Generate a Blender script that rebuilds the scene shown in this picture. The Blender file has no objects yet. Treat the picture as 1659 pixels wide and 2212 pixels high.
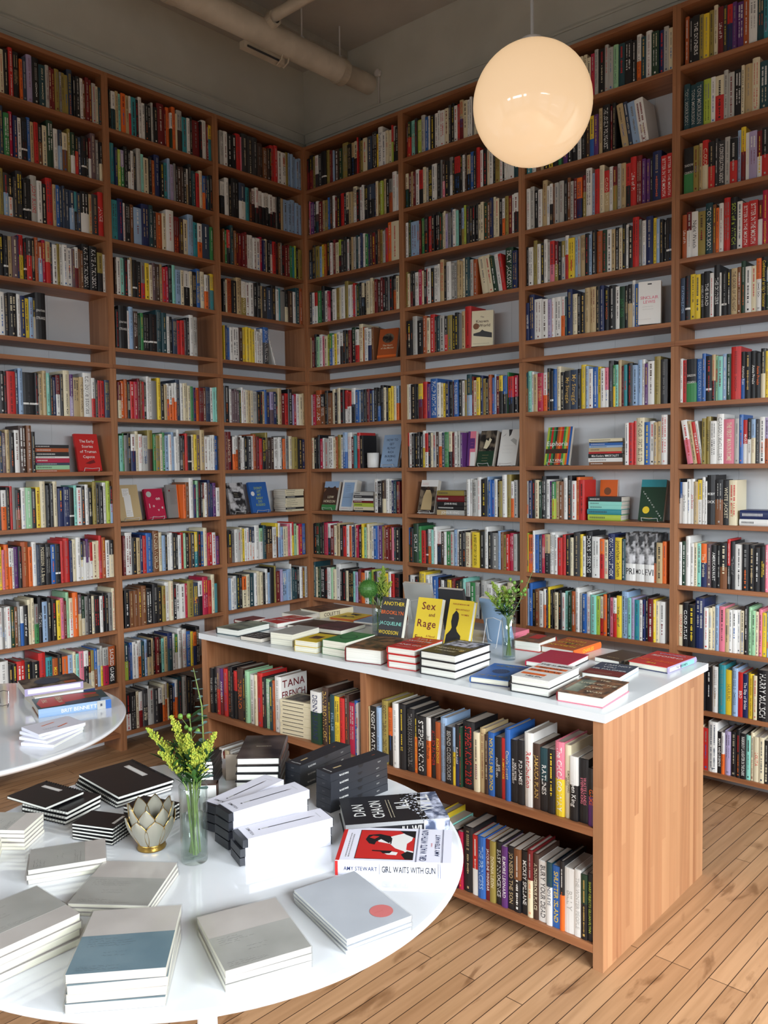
import bpy, math, random, re
from mathutils import Matrix, Vector
D = bpy.data
SC = bpy.context.scene
COL = SC.collection
PI = math.pi

# ------------------------------------------------------------------ camera
F_PX = 1799.1
CAM = Vector((4.09514, -3.88470, 1.55086))
YAW, PITCH, ROLL = [math.radians(a) for a in (-41.40346, -3.08373, -0.73051)]
fw = Vector((math.sin(YAW)*math.cos(PITCH), math.cos(YAW)*math.cos(PITCH), math.sin(PITCH)))
rt = fw.cross(Vector((0, 0, 1))).normalized()
up = rt.cross(fw)
rt, up = rt*math.cos(ROLL)+up*math.sin(ROLL), up*math.cos(ROLL)-rt*math.sin(ROLL)
cd = D.cameras.new('camera')
cam = D.objects.new('camera', cd)
COL.objects.link(cam)
m3 = Matrix((rt, up, -fw)).transposed()
cam.matrix_world = Matrix.Translation(CAM) @ m3.to_4x4()
cd.sensor_fit = 'HORIZONTAL'
cd.sensor_width = 36.0
cd.lens = 36.0*F_PX/1659.0
cd.clip_start = 0.05
SC.camera = cam

# ------------------------------------------------------------------ view, world, daylight
SC.view_settings.view_transform = 'Standard'
SC.view_settings.look = 'None'
SC.view_settings.gamma = 1.0
SC.view_settings.exposure = 0.55
SC.view_settings.use_curve_mapping = False
SC.cycles.use_denoising = True
SC.cycles.max_bounces = 7
SC.cycles.diffuse_bounces = 4
SC.cycles.glossy_bounces = 3
SC.cycles.transmission_bounces = 6
SC.cycles.transparent_max_bounces = 16
SC.cycles.caustics_reflective = False
SC.cycles.caustics_refractive = False
wd = D.worlds.new('world')
SC.world = wd
wd.use_nodes = True
wd.node_tree.nodes['Background'].inputs[0].default_value = (0.75, 0.88, 1.0, 1)
wd.node_tree.nodes['Background'].inputs[1].default_value = 0.4

def area(name, loc, target, sx, sy, power, color):
    l = D.lights.new(name, 'AREA')
    l.shape = 'RECTANGLE'
    l.size, l.size_y = sx, sy
    l.energy = power
    l.color = color
    o = D.objects.new(name, l)
    COL.objects.link(o)
    o.location = loc
    o.rotation_euler = (Vector(target)-Vector(loc)).to_track_quat('-Z', 'Y').to_euler()
    return o

# daylight: bright sky outside the tall windows of the right-hand wall and the wall behind the camera
area('window_daylight', (7.2, -3.1, 3.1), (2.2, -0.9, 0.8), 4.4, 2.0, 900, (0.90, 0.95, 1.0))
area('window_daylight', (3.0, -8.4, 2.7), (2.4, -1.0, 1.0), 4.4, 1.8, 430, (0.87, 0.94, 1.0))

# ------------------------------------------------------------------ materials
def lin(c):
    c = c/255.0
    return c/12.92 if c <= 0.04045 else ((c+0.055)/1.055)**2.4
def rgb(*c):
    return (lin(c[0]), lin(c[1]), lin(c[2]), 1)
M = {}
def mat(name, color, rough=0.45, spec=0.5, coat=0.0, metal=0.0):
    m = D.materials.new(name)
    m.use_nodes = True
    b = m.node_tree.nodes['Principled BSDF']
    b.inputs['Base Color'].default_value = rgb(*color)
    b.inputs['Roughness'].default_value = rough
    b.inputs['Specular IOR Level'].default_value = spec
    b.inputs['Coat Weight'].default_value = coat
    b.inputs['Metallic'].default_value = metal
    M[name] = m
    return m
PAL = {'k': (26, 26, 29), 'K': (52, 52, 55), 'w': (226, 226, 222), 'c': (219, 209, 178), 'g': (128, 128, 126), 'G': (178, 178, 173),
       'r': (193, 42, 40), 'R': (110, 26, 30), 'o': (226, 106, 40), 'O': (166, 82, 40), 'y': (228, 198, 52), 'Y': (148, 132, 66),
       'b': (44, 96, 168), 'B': (30, 42, 86), 'l': (146, 174, 206), 't': (52, 140, 150), 'T': (30, 66, 74), 'a': (136, 206, 192),
       'e': (56, 130, 74), 'E': (30, 60, 42), 'L': (170, 190, 70), 'p': (92, 48, 112), 'v': (168, 156, 192), 'P': (218, 120, 140),
       'm': (176, 30, 66), 'n': (120, 76, 46), 'N': (66, 46, 38), 's': (188, 166, 124), 'd': (50, 64, 86), 'u': (104, 84, 90),
       'j': (152, 200, 158)}
CNAME = {'k': 'black', 'K': 'charcoal', 'w': 'white', 'c': 'cream', 'g': 'grey', 'G': 'light grey', 'r': 'red', 'R': 'dark red', 'o': 'orange',
         'O': 'rust', 'y': 'yellow', 'Y': 'olive', 'b': 'blue', 'B': 'navy', 'l': 'pale blue', 't': 'teal', 'T': 'dark teal', 'a': 'aqua',
         'e': 'green', 'E': 'dark green', 'L': 'lime', 'p': 'purple', 'v': 'lavender', 'P': 'pink', 'm': 'crimson', 'n': 'brown', 'N': 'dark brown',
         's': 'tan', 'd': 'slate blue', 'u': 'mauve', 'j': 'mint'}
for k, c in PAL.items():
    mat(k, c, rough=0.4)
mat('gold', (200, 165, 90), 0.4)
mat('ink', (70, 66, 62), 0.6)

def wood(name, c1, c2, c3, along, across, strip=0.0, gs=1.0, rough=0.45):
    """procedural fir: stretched grain along one axis, optional glued strips across another"""
    m = D.materials.new(name)
    m.use_nodes = True
    n, L = m.node_tree.nodes, m.node_tree.links
    b = n['Principled BSDF']
    tc = n.new('ShaderNodeTexCoord')
    mp = n.new('ShaderNodeMapping')
    sc = [38*gs, 38*gs, 38*gs]
    sc[along] = 1.6*gs
    mp.inputs['Scale'].default_value = sc
    L.new(tc.outputs['Object'], mp.inputs['Vector'])
    oi = n.new('ShaderNodeObjectInfo')
    mo = n.new('ShaderNodeMath'); mo.operation = 'MULTIPLY'; mo.inputs[1].default_value = 57.0
    L.new(oi.outputs['Random'], mo.inputs[0])
    L.new(mo.outputs[0], mp.inputs['Location'])
    no = n.new('ShaderNodeTexNoise')
    no.inputs['Scale'].default_value = 1.0
    no.inputs['Detail'].default_value = 5.0
    no.inputs['Distortion'].default_value = 1.2
    L.new(mp.outputs['Vector'], no.inputs['Vector'])
    cr = n.new('ShaderNodeValToRGB')
    cr.color_ramp.elements[0].position = 0.32
    cr.color_ramp.elements[1].position = 0.68
    cr.color_ramp.elements[0].color = rgb(*c1)
    cr.color_ramp.elements[1].color = rgb(*c2)
    L.new(no.outputs['Fac'], cr.inputs['Fac'])
    out = cr.outputs['Color']
    if strip:
        sx = n.new('ShaderNodeSeparateXYZ')
        L.new(tc.outputs['Object'], sx.inputs['Vector'])
        dv = n.new('ShaderNodeMath'); dv.operation = 'DIVIDE'
        L.new(sx.outputs[across], dv.inputs[0]); dv.inputs[1].default_value = strip
        fl = n.new('ShaderNodeMath'); fl.operation = 'FLOOR'
        L.new(dv.outputs[0], fl.inputs[0])
        sv = n.new('ShaderNodeMath'); sv.operation = 'MULTIPLY_ADD'
        L.new(fl.outputs[0], sv.inputs[0]); sv.inputs[1].default_value = 7.31; sv.inputs[2].default_value = 0.37
        # staves end at different heights
        z2 = n.new('ShaderNodeMath'); z2.operation = 'MULTIPLY_ADD'
        L.new(sx.outputs[along], z2.inputs[0]); z2.inputs[1].default_value = 1.1
        L.new(sv.outputs[0], z2.inputs[2])
        z3 = n.new('ShaderNodeMath'); z3.operation = 'FLOOR'
        L.new(z2.outputs[0], z3.inputs[0])
        cb = n.new('ShaderNodeCombineXYZ')
        L.new(fl.outputs[0], cb.inputs[0]); L.new(z3.outputs[0], cb.inputs[1])
        wn = n.new('ShaderNodeTexWhiteNoise')
        L.new(cb.outputs[0], wn.inputs['Vector'])
        mx = n.new('ShaderNodeMix'); mx.data_type = 'RGBA'
        ml = n.new('ShaderNodeMath'); ml.operation = 'MULTIPLY'
        L.new(wn.outputs['Value'], ml.inputs[0]); ml.inputs[1].default_value = 0.75
        L.new(ml.outputs[0], mx.inputs['Factor'])
        L.new(out, mx.inputs['A'])
        mx.inputs['B'].default_value = rgb(*c3)
        out = mx.outputs['Result']
    else:
        n2 = n.new('ShaderNodeTexNoise')
        n2.inputs['Scale'].default_value = 2.2
        L.new(tc.outputs['Object'], n2.inputs['Vector'])
        mx = n.new('ShaderNodeMix'); mx.data_type = 'RGBA'
        ml = n.new('ShaderNodeMath'); ml.operation = 'MULTIPLY'
        L.new(n2.outputs['Fac'], ml.inputs[0]); ml.inputs[1].default_value = 0.5
        L.new(ml.outputs[0], mx.inputs['Factor'])
        L.new(out, mx.inputs['A'])
        mx.inputs['B'].default_value = rgb(*c3)
        out = mx.outputs['Result']
    L.new(out, b.inputs['Base Color'])
    b.inputs['Roughness'].default_value = rough
    M[name] = m
wood('wood_shelf', (126, 78, 48), (168, 114, 76), (148, 94, 60), 0, 1)
wood('wood_side', (140, 92, 60), (176, 124, 86), (152, 102, 66), 2, 1, strip=0.028)
wood('wood_panel', (140, 92, 60), (166, 116, 80), (190, 144, 104), 2, 1, strip=0.031, gs=0.8)
wood('wood_dark', (104, 62, 38), (128, 78, 48), (96, 56, 34), 0, 2)

def noisy(name, c1, c2, scale, rough, detail=4.0, bump=0.0, lo=0.4, hi=0.6, spec=0.5):
    m = mat(name, c1, rough, spec)
    n, L = m.node_tree.nodes, m.node_tree.links
    b = n['Principled BSDF']
    tc = n.new('ShaderNodeTexCoord')
    no = n.new('ShaderNodeTexNoise')
    no.inputs['Scale'].default_value = scale
    no.inputs['Detail'].default_value = detail
    L.new(tc.outputs['Object'], no.inputs['Vector'])
    cr = n.new('ShaderNodeValToRGB')
    cr.color_ramp.elements[0].position = lo
    cr.color_ramp.elements[1].position = hi
    cr.color_ramp.elements[0].color = rgb(*c1)
    cr.color_ramp.elements[1].color = rgb(*c2)
    L.new(no.outputs['Fac'], cr.inputs['Fac'])
    L.new(cr.outputs['Color'], b.inputs['Base Color'])
    if bump:
        bp = n.new('ShaderNodeBump')
        bp.inputs['Strength'].default_value = bump
        bp.inputs['Distance'].default_value = 0.01
        L.new(no.outputs['Fac'], bp.inputs['Height'])
        L.new(bp.outputs['Normal'], b.inputs['Normal'])
    return m
noisy('plaster', (200, 200, 190), (208, 208, 198), 3.0, 0.85, bump=0.05)
noisy('plaster_grey', (178, 174, 166), (186, 182, 174), 3.0, 0.85, bump=0.05)
noisy('plaster_dim', (150, 148, 142), (158, 156, 150), 3.0, 0.85)
noisy('pipe_paint', (200, 190, 172), (188, 178, 160), 9.0, 0.6, bump=0.2)
noisy('blotch_grey', (40, 40, 42), (206, 206, 208), 22.0, 0.4, lo=0.42, hi=0.58)
noisy('blotch_dark', (28, 26, 26), (120, 108, 92), 26.0, 0.4, lo=0.44, hi=0.62)
noisy('blotch_speck', (20, 20, 22), (214, 218, 230), 150.0, 0.4, lo=0.55, hi=0.6)
noisy('blotch_ice', (70, 80, 104), (206, 212, 232), 40.0, 0.4, lo=0.42, hi=0.6)
noisy('blotch_brown', (58, 44, 38), (140, 96, 66), 30.0, 0.35, lo=0.4, hi=0.62)
noisy('blotch_teal', (40, 60, 60), (150, 160, 140), 14.0, 0.35, lo=0.35, hi=0.65)
noisy('blotch_purple', (56, 30, 40), (104, 50, 66), 12.0, 0.35, lo=0.35, hi=0.65)
noisy('grey_card', (200, 194, 188), (212, 206, 200), 9.0, 0.35)
noisy('grey_band', (172, 172, 166), (188, 188, 182), 8.0, 0.35)
noisy('blue_band', (112, 138, 150), (130, 154, 164), 8.0, 0.3)
noisy('silver_card', (196, 202, 210), (206, 212, 220), 8.0, 0.3)
noisy('blotch_film', (34, 30, 30), (88, 76, 72), 12.0, 0.12, lo=0.4, hi=0.7)
def beadboard():
    m = mat('white_board', (196, 200, 204), 0.6)
    n, L = m.node_tree.nodes, m.node_tree.links
    b = n['Principled BSDF']
    tc = n.new('ShaderNodeTexCoord')
    w = n.new('ShaderNodeTexNoise')
    w.inputs['Scale'].default_value = 5.0
    L.new(tc.outputs['Object'], w.inputs['Vector'])
    cr = n.new('ShaderNodeValToRGB')
    cr.color_ramp.elements[0].color = rgb(206, 209, 212)
    cr.color_ramp.elements[1].color = rgb(218, 221, 224)
    L.new(w.outputs['Fac'], cr.inputs['Fac'])
    L.new(cr.outputs['Color'], b.inputs['Base Color'])
beadboard()

def floor_mat():
    m = mat('floor_boards', (178, 132, 92), 0.42)
    n, L = m.node_tree.nodes, m.node_tree.links
    b = n['Principled BSDF']
    tc = n.new('ShaderNodeTexCoord')
    mp = n.new('ShaderNodeMapping')
    mp.inputs['Rotation'].default_value = (0, 0, math.radians(-88.0))
    L.new(tc.outputs['Object'], mp.inputs['Vector'])
    br = n.new('ShaderNodeTexBrick')
    br.offset = 0.37
    br.offset_frequency = 3
    br.inputs['Color1'].default_value = rgb(186, 146, 108)
    br.inputs['Color2'].default_value = rgb(166, 126, 90)
    br.inputs['Mortar'].default_value = rgb(60, 38, 24)
    br.inputs['Scale'].default_value = 1.0
    br.inputs['Mortar Size'].default_value = 0.0016
    br.inputs['Mortar Smooth'].default_value = 0.3
    br.inputs['Bias'].default_value = 0.0
    br.inputs['Brick Width'].default_value = 1.31
    br.inputs['Row Height'].default_value = 0.0571
    L.new(mp.outputs['Vector'], br.inputs['Vector'])
    m2 = n.new('ShaderNodeMapping')
    m2.inputs['Scale'].default_value = (1.5, 26, 10)
    L.new(mp.outputs['Vector'], m2.inputs['Vector'])
    g = n.new('ShaderNodeTexNoise')
    g.inputs['Scale'].default_value = 1.5
    g.inputs['Detail'].default_value = 6
    L.new(m2.outputs['Vector'], g.inputs['Vector'])
    mx = n.new('ShaderNodeMix'); mx.data_type = 'RGBA'; mx.blend_type = 'MULTIPLY'
    cr = n.new('ShaderNodeValToRGB')
    cr.color_ramp.elements[0].position = 0.3
    cr.color_ramp.elements[0].color = (0.72, 0.68, 0.62, 1)
    cr.color_ramp.elements[1].position = 0.62
    cr.color_ramp.elements[1].color = (1, 1, 1, 1)
    L.new(g.outputs['Fac'], cr.inputs['Fac'])
    mx.inputs['Factor'].default_value = 0.8
    L.new(br.outputs['Color'], mx.inputs['A'])
    L.new(cr.outputs['Color'], mx.inputs['B'])
    # dark scuffs along the boards
    m3_ = n.new('ShaderNodeMapping')
    m3_.inputs['Scale'].default_value = (5.0, 13, 4)
    L.new(mp.outputs['Vector'], m3_.inputs['Vector'])
    s = n.new('ShaderNodeTexNoise')
    s.inputs['Scale'].default_value = 1.0
    s.inputs['Detail'].default_value = 5
    s.inputs['Distortion'].default_value = 0.6
    L.new(m3_.outputs['Vector'], s.inputs['Vector'])
    sr = n.new('ShaderNodeValToRGB')
    sr.color_ramp.elements[0].position = 0.31
    sr.color_ramp.elements[0].color = (0.42, 0.34, 0.26, 1)
    sr.color_ramp.elements[1].position = 0.41
    sr.color_ramp.elements[1].color = (1, 1, 1, 1)
    L.new(s.outputs['Fac'], sr.inputs['Fac'])
    mx2 = n.new('ShaderNodeMix'); mx2.data_type = 'RGBA'; mx2.blend_type = 'MULTIPLY'
    mx2.inputs['Factor'].default_value = 0.75
    L.new(mx.outputs['Result'], mx2.inputs['A'])
    L.new(sr.outputs['Color'], mx2.inputs['B'])
    L.new(mx2.outputs['Result'], b.inputs['Base Color'])
floor_mat()
mat('table_white', (232, 236, 240), 0.07, 0.5, coat=0.3)
mat('top_white', (222, 228, 232), 0.18)
mat('wire_white', (214, 212, 210), 0.3)
mat('wire_metal', (150, 150, 150), 0.25, metal=1.0)
mat('brass', (176, 140, 74), 0.3, metal=1.0)
mat('cover_black', (26, 26, 28), 0.32)
mat('cover_jacket', (34, 34, 38), 0.28)
mat('box_black', (38, 40, 46), 0.4)
mat('box_white', (226, 226, 238), 0.4)
mat('kraft', (150, 136, 120), 0.7)
mat('coil_black', (18, 18, 20), 0.35)
mat('sticker', (226, 130, 128), 0.4)
mat('leaf_dark', (40, 74, 40), 0.45)
mat('leaf_mid', (70, 116, 48), 0.5)
mat('leaf_blue', (112, 144, 140), 0.55)
mat('bloom', (172, 178, 62), 0.6)
mat('bloom_green', (132, 156, 54), 0.6)
mat('berry', (104, 146, 58), 0.35)
mat('stem', (112, 134, 66), 0.5)
mat('fuzz', (52, 118, 44), 0.6)
mat('foam_white', (206, 214, 208), 0.6)
def pages_mat(name, c1, c2):
    m = mat(name, c1, 0.7, 0.2)
    n, L = m.node_tree.nodes, m.node_tree.links
    b = n['Principled BSDF']
    tc = n.new('ShaderNodeTexCoord')
    mp = n.new('ShaderNodeMapping')
    mp.inputs['Scale'].default_value = (3, 3, 900)
    L.new(tc.outputs['Object'], mp.inputs['Vector'])
    no = n.new('ShaderNodeTexNoise')
    no.inputs['Scale'].default_value = 1.0
    no.inputs['Detail'].default_value = 2.0
    L.new(mp.outputs['Vector'], no.inputs['Vector'])
    cr = n.new('ShaderNodeValToRGB')
    cr.color_ramp.elements[0].position = 0.35
    cr.color_ramp.elements[1].position = 0.65
    cr.color_ramp.elements[0].color = rgb(*c1)
    cr.color_ramp.elements[1].color = rgb(*c2)
    L.new(no.outputs['Fac'], cr.inputs['Fac'])
    L.new(cr.outputs['Color'], b.inputs['Base Color'])
pages_mat('pages', (198, 190, 176), (226, 220, 208))
pages_mat('pages_white', (216, 216, 206), (238, 238, 230))
pages_mat('pages_cream', (216, 214, 196), (236, 234, 218))
mat('pages_top', (176, 168, 158), 0.8, 0.2)
def thin(name, tint, fac, rough, facing=True):
    """thin clear sheet: straight-through light plus a weak mirror that grows at grazing angles"""
    m = D.materials.new(name)
    m.use_nodes = True
    n, L = m.node_tree.nodes, m.node_tree.links
    n.remove(n['Principled BSDF'])
    t = n.new('ShaderNodeBsdfTransparent')
    t.inputs['Color'].default_value = tint
    g = n.new('ShaderNodeBsdfGlossy')
    g.inputs['Roughness'].default_value = rough
    mx = n.new('ShaderNodeMixShader')
    lw = n.new('ShaderNodeLayerWeight')
    lw.inputs['Blend'].default_value = 0.5
    pw = n.new('ShaderNodeMath'); pw.operation = 'POWER'; pw.inputs[1].default_value = 3.5
    ma = n.new('ShaderNodeMath'); ma.operation = 'MULTIPLY_ADD'; ma.inputs[1].default_value = 0.6; ma.inputs[2].default_value = fac
    L.new(lw.outputs['Facing'], pw.inputs[0])
    L.new(pw.outputs[0], ma.inputs[0])
    L.new(ma.outputs[0], mx.inputs[0])
    L.new(t.outputs[0], mx.inputs[1])
    L.new(g.outputs[0], mx.inputs[2])
    L.new(mx.outputs[0], n['Material Output'].inputs['Surface'])
    M[name] = m
thin('film', (0.97, 0.97, 0.97, 1), 0.03, 0.15)
thin('glass', (0.93, 0.96, 0.95, 1), 0.05, 0.02)
thin('water', (0.90, 0.94, 0.91, 1), 0.03, 0.02)
def capiz():
    m = mat('capiz', (150, 146, 132), 0.35)
    b = m.node_tree.nodes['Principled BSDF']
    b.inputs['Subsurface Weight'].default_value = 0.0
    b.inputs['Sheen Weight'].default_value = 0.1
capiz()
def opal():
    m = mat('opal_glass', (170, 160, 148), 0.08, coat=0.3)
    b = m.node_tree.nodes['Principled BSDF']
    b.inputs['Emission Color'].default_value = (1.0, 0.66, 0.36, 1)
    b.inputs['Emission Strength'].default_value = 0.5
opal()

# ------------------------------------------------------------------ mesh helpers
class MB:
    def __init__(s):
        s.v, s.f, s.m = [], [], []
    def add(s, vs, fs, mt):
        o = len(s.v)
        s.v.extend(vs)
        for f in fs:
            s.f.append([i+o for i in f])
            s.m.append(mt)
    def box(s, x0, x1, y0, y1, z0, z1, mt):
        s.add([(x0, y0, z0), (x1, y0, z0), (x1, y1, z0), (x0, y1, z0), (x0, y0, z1), (x1, y0, z1), (x1, y1, z1), (x0, y1, z1)],
              [(0, 3, 2, 1), (4, 5, 6, 7), (0, 1, 5, 4), (1, 2, 6, 5), (2, 3, 7, 6), (3, 0, 4, 7)], mt)
    def quad(s, a, b, c, d, mt):
        s.add([a, b, c, d], [(0, 1, 2, 3)], mt)
    def tube(s, pts, r, mt, seg=6, closed=False):
        pts = [Vector(p) for p in pts]
        n = len(pts)
        vs, fs = [], []
        ref = Vector((0, 0, 1))
        for i, p in enumerate(pts):
            if closed:
                t = pts[(i+1) % n]-pts[i-1]
            else:
                t = pts[min(i+1, n-1)]-pts[max(i-1, 0)]
            t.normalize()
            a = t.cross(ref)
            if a.length < 0.15:
                a = t.cross(Vector((1, 0, 0)))
            a.normalize()
            b = t.cross(a)
            rr = r[i] if isinstance(r, (list, tuple)) else r
            for k in range(seg):
                w = 2*PI*k/seg
                q = p+a*math.cos(w)*rr+b*math.sin(w)*rr
                vs.append(tuple(q))
        m_ = n if closed else n-1
        for i in range(m_):
            j = (i+1) % n
            for k in range(seg):
                l = (k+1) % seg
                fs.append((i*seg+k, i*seg+l, j*seg+l, j*seg+k))
        if not closed:
            fs.append(tuple(range(seg)))
            fs.append(tuple(range((n-1)*seg, n*seg))[::-1])
        s.add(vs, fs, mt)
    def lathe(s, prof, mt, seg=48, cx=0, cy=0):
        vs, fs = [], []
        for (r, z) in prof:
            for k in range(seg):
                w = 2*PI*k/seg
                vs.append((cx+r*math.cos(w), cy+r*math.sin(w), z))
        for i in range(len(prof)-1):
            for k in range(seg):
                l = (k+1) % seg
                fs.append((i*seg+k, i*seg+l, (i+1)*seg+l, (i+1)*seg+k))
        s.add(vs, fs, mt)
    def ball(s, c, r, mt, n=6, m=4, sz=1.0):
        vs = [(c[0], c[1], c[2]-r*sz)]
        for i in range(1, m):
            a = -PI/2+PI*i/m
            for k in range(n):
                w = 2*PI*k/n
                vs.append((c[0]+r*math.cos(a)*math.cos(w), c[1]+r*math.cos(a)*math.sin(w), c[2]+r*sz*math.sin(a)))
        vs.append((c[0], c[1], c[2]+r*sz))
        fs = []
        for k in range(n):
            fs.append((0, 1+(k+1) % n, 1+k))
            for i in range(m-2):
                a = 1+i*n
                fs.append((a+k, a+(k+1) % n, a+n+(k+1) % n, a+n+k))
            a = 1+(m-2)*n
            fs.append((a+k, a+(k+1) % n, len(vs)-1))
        s.add(vs, fs, mt)
    def mesh(s, name, smooth=False):
        me = D.meshes.new(name)
        me.from_pydata(s.v, [], s.f)
        keys = []
        idx = []
        ki = {}
        for k in s.m:
            if k not in ki:
                ki[k] = len(keys)
                keys.append(k)
            idx.append(ki[k])
        for k in keys:
            me.materials.append(M[k])
        me.polygons.foreach_set('material_index', idx)
        if smooth:
            me.polygons.foreach_set('use_smooth', [True]*len(idx))
        me.update()
        return me
    def build(s, name, parent=None, mtx=None, smooth=False):
        o = D.objects.new(name, s.mesh(name, smooth))
        COL.objects.link(o)
        if parent:
            o.parent = parent
        if mtx is not None:
            o.matrix_local = mtx
        return o
def empty(name, mtx):
    o = D.objects.new(name, None)
    COL.objects.link(o)
    o.empty_display_size = 0.05
    o.matrix_world = mtx
    return o
def tag(o, label, cat, group=None, kind=None):
    o['label'] = label
    o['category'] = cat
    if group:
        o['group'] = group
    if kind:
        o['kind'] = kind
    return o
def struct(name, mb, smooth=False):
    o = mb.build(name, smooth=smooth)
    o['kind'] = 'structure'
    return o
def T(x, y, z, deg=0):
    return Matrix.Translation((x, y, z)) @ Matrix.Rotation(math.radians(deg), 4, 'Z')

# ------------------------------------------------------------------ lettering
GLY = {}
def glyph(ch, bold):
    k = (ch, bold)
    if k in GLY:
        return GLY[k]
    cu = D.curves.new('glyph', 'FONT')
    cu.body = ch
    cu.size = 1.0
    cu.resolution_u = 2
    cu.offset = 0.009 if bold else 0.0
    ob = D.objects.new('glyph', cu)
    me = D.meshes.new_from_object(ob)
    vs = [(v.co.x, v.co.y) for v in me.vertices]
    fs = [tuple(p.vertices) for p in me.polygons]
    D.objects.remove(ob)
    D.curves.remove(cu)
    D.meshes.remove(me)
    if vs:
        x0 = min(v[0] for v in vs)
        x1 = max(v[0] for v in vs)
        vs = [(v[0]-x0, v[1]) for v in vs]
        GLY[k] = (vs, fs, x1-x0)
    else:
        GLY[k] = ([], [], 0.25)
    return GLY[k]
CAPH = max(v[1] for v in glyph('H', False)[0])
def text(mb, s, fn, size, maxw, mt, bold=False, align='c', squeeze=0.55, fill=False):
    """flat letters through fn(u, v) -> point; size is the capital height"""
    sc = size/CAPH
    x = 0
    items = []
    for ch in s:
        if ch == ' ':
            x += 0.26
            continue
        g = glyph(ch, bold)
        items.append((x, g))
        x += g[2]+0.075
    w = (x-0.075)*sc
    sx = sc
    if w > maxw or fill:
        q = maxw/w
        if q < squeeze:
            sc *= q/squeeze
            sx = sc*squeeze
        else:
            sx = sc*q
    w = (x-0.075)*sx
    u0 = -w/2 if align == 'c' else 0.0
    for gx, (vs, fs, gw) in items:
        mb.add([fn(u0+(gx+a)*sx, b*sc-CAPH*sc/2) for a, b in vs], fs, mt)

# ------------------------------------------------------------------ the room
XL, YB, XR, YF, ZC = -0.205, 0.205, 5.6, -6.6, 4.28
mb = MB(); mb.box(XL-0.1, XR+0.1, YF-0.1, YB+0.1, -0.1, 0, 'floor_boards'); struct('floor', mb)
mb = MB(); mb.box(XL-0.1, XR+0.1, YF-0.1, YB+0.1, ZC, ZC+0.1, 'plaster_grey'); struct('ceiling', mb)
def boarded(mb, axis, at, sgn, a0, a1, z0, z1, step, mt):
    """painted tongue-and-groove boards with real gaps"""
    x = a0
    while x < a1-0.01:
        y = min(x+step, a1)
        if axis == 'x':
            mb.box(at, at+sgn*0.008, x+0.0004, y-0.0004, z0, z1, mt) if sgn > 0 else mb.box(at+sgn*0.008, at, x+0.0004, y-0.0004, z0, z1, mt)
        else:
            mb.box(x+0.0004, y-0.0004, at+sgn*0.008, at, z0, z1, mt)
        x = y
mb = MB(); mb.box(XL-0.1, XL, YF-0.1, YB+0.1, 0, ZC, 'plaster'); struct('wall_left', mb)
mb = MB(); mb.box(XL, XR+0.1, YB, YB+0.1, 0, ZC, 'plaster'); struct('wall_back', mb)
mb = MB()
boarded(mb, 'x', XL, 1, -2.9, 0.197, 0.02, 3.66, 0.24, 'white_board'); o = struct('trim_1', mb)
mb = MB()
boarded(mb, 'y', YB, -1, -0.196, 3.5, 0.02, 3.66, 0.21, 'white_board'); o = struct('trim_2', mb)
# cornice rail on the wall just above the bookcases
mb = MB()
for z0, z1, d in ((3.70, 3.745, 0.03), (3.745, 3.78, 0.018), (3.78, 3.84, 0.026), (3.84, 3.85, 0.034)):
    mb.box(XL, XL+d, -4.0, YB, z0, z1, 'plaster')
struct('trim_3', mb)
mb = MB()
for z0, z1, d in ((3.70, 3.745, 0.03), (3.745, 3.78, 0.018), (3.78, 3.84, 0.026), (3.84, 3.85, 0.034)):
    mb.box(XL+0.036, XR, YB-d, YB, z0, z1, 'plaster')
struct('trim_4', mb)
# right-hand wall and the wall behind the camera, each with window openings
def window_wall(name, fixed, horiz, lo, hi, opens, z0, z1):
    mb = MB()
    def b(a0, a1, q0, q1):
        if horiz == 'y':
            mb.box(fixed, fixed+0.1, a0, a1, q0, q1, 'plaster_dim')
        else:
            mb.box(a0, a1, fixed-0.1, fixed, q0, q1, 'plaster_dim')
    b(lo, hi, 0, z0); b(lo, hi, z1, ZC)
    e = lo
    for a0, a1 in opens:
        b(e, a0, z0, z1); e = a1
    b(e, hi, z0, z1)
    struct(name, mb)
    for i, (a0, a1) in enumerate(opens):
        mb = MB()
        am = (a0+a1)/2
        for c0, c1, q0, q1 in ((a0, a1, z0, z0+0.05), (a0, a1, z1-0.05, z1), (a0, a0+0.05, z0+0.05, z1-0.05), (a1-0.05, a1, z0+0.05, z1-0.05),
                               (a0+0.05, a1-0.05, (z0+z1)/2-0.02, (z0+z1)/2+0.02)):
            if horiz == 'y':
                mb.box(fixed+0.03, fixed+0.07, c0, c1, q0, q1, 'wire_white')
            else:
                mb.box(c0, c1, fixed-0.07, fixed-0.03, q0, q1, 'wire_white')
        window_wall.n += 1
        struct('window_%d' % window_wall.n, mb)
window_wall.n = 0
window_wall('wall_right', XR, 'y', YF, YB, [(-4.6, -3.1), (-2.8, -1.3), (-1.0, -0.1)], 0.55, 2.4)
window_wall('wall_front', YF, 'x', XL, XR, [(0.4, 1.9), (2.3, 3.8), (4.1, 5.3)], 0.6, 2.35)

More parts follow.
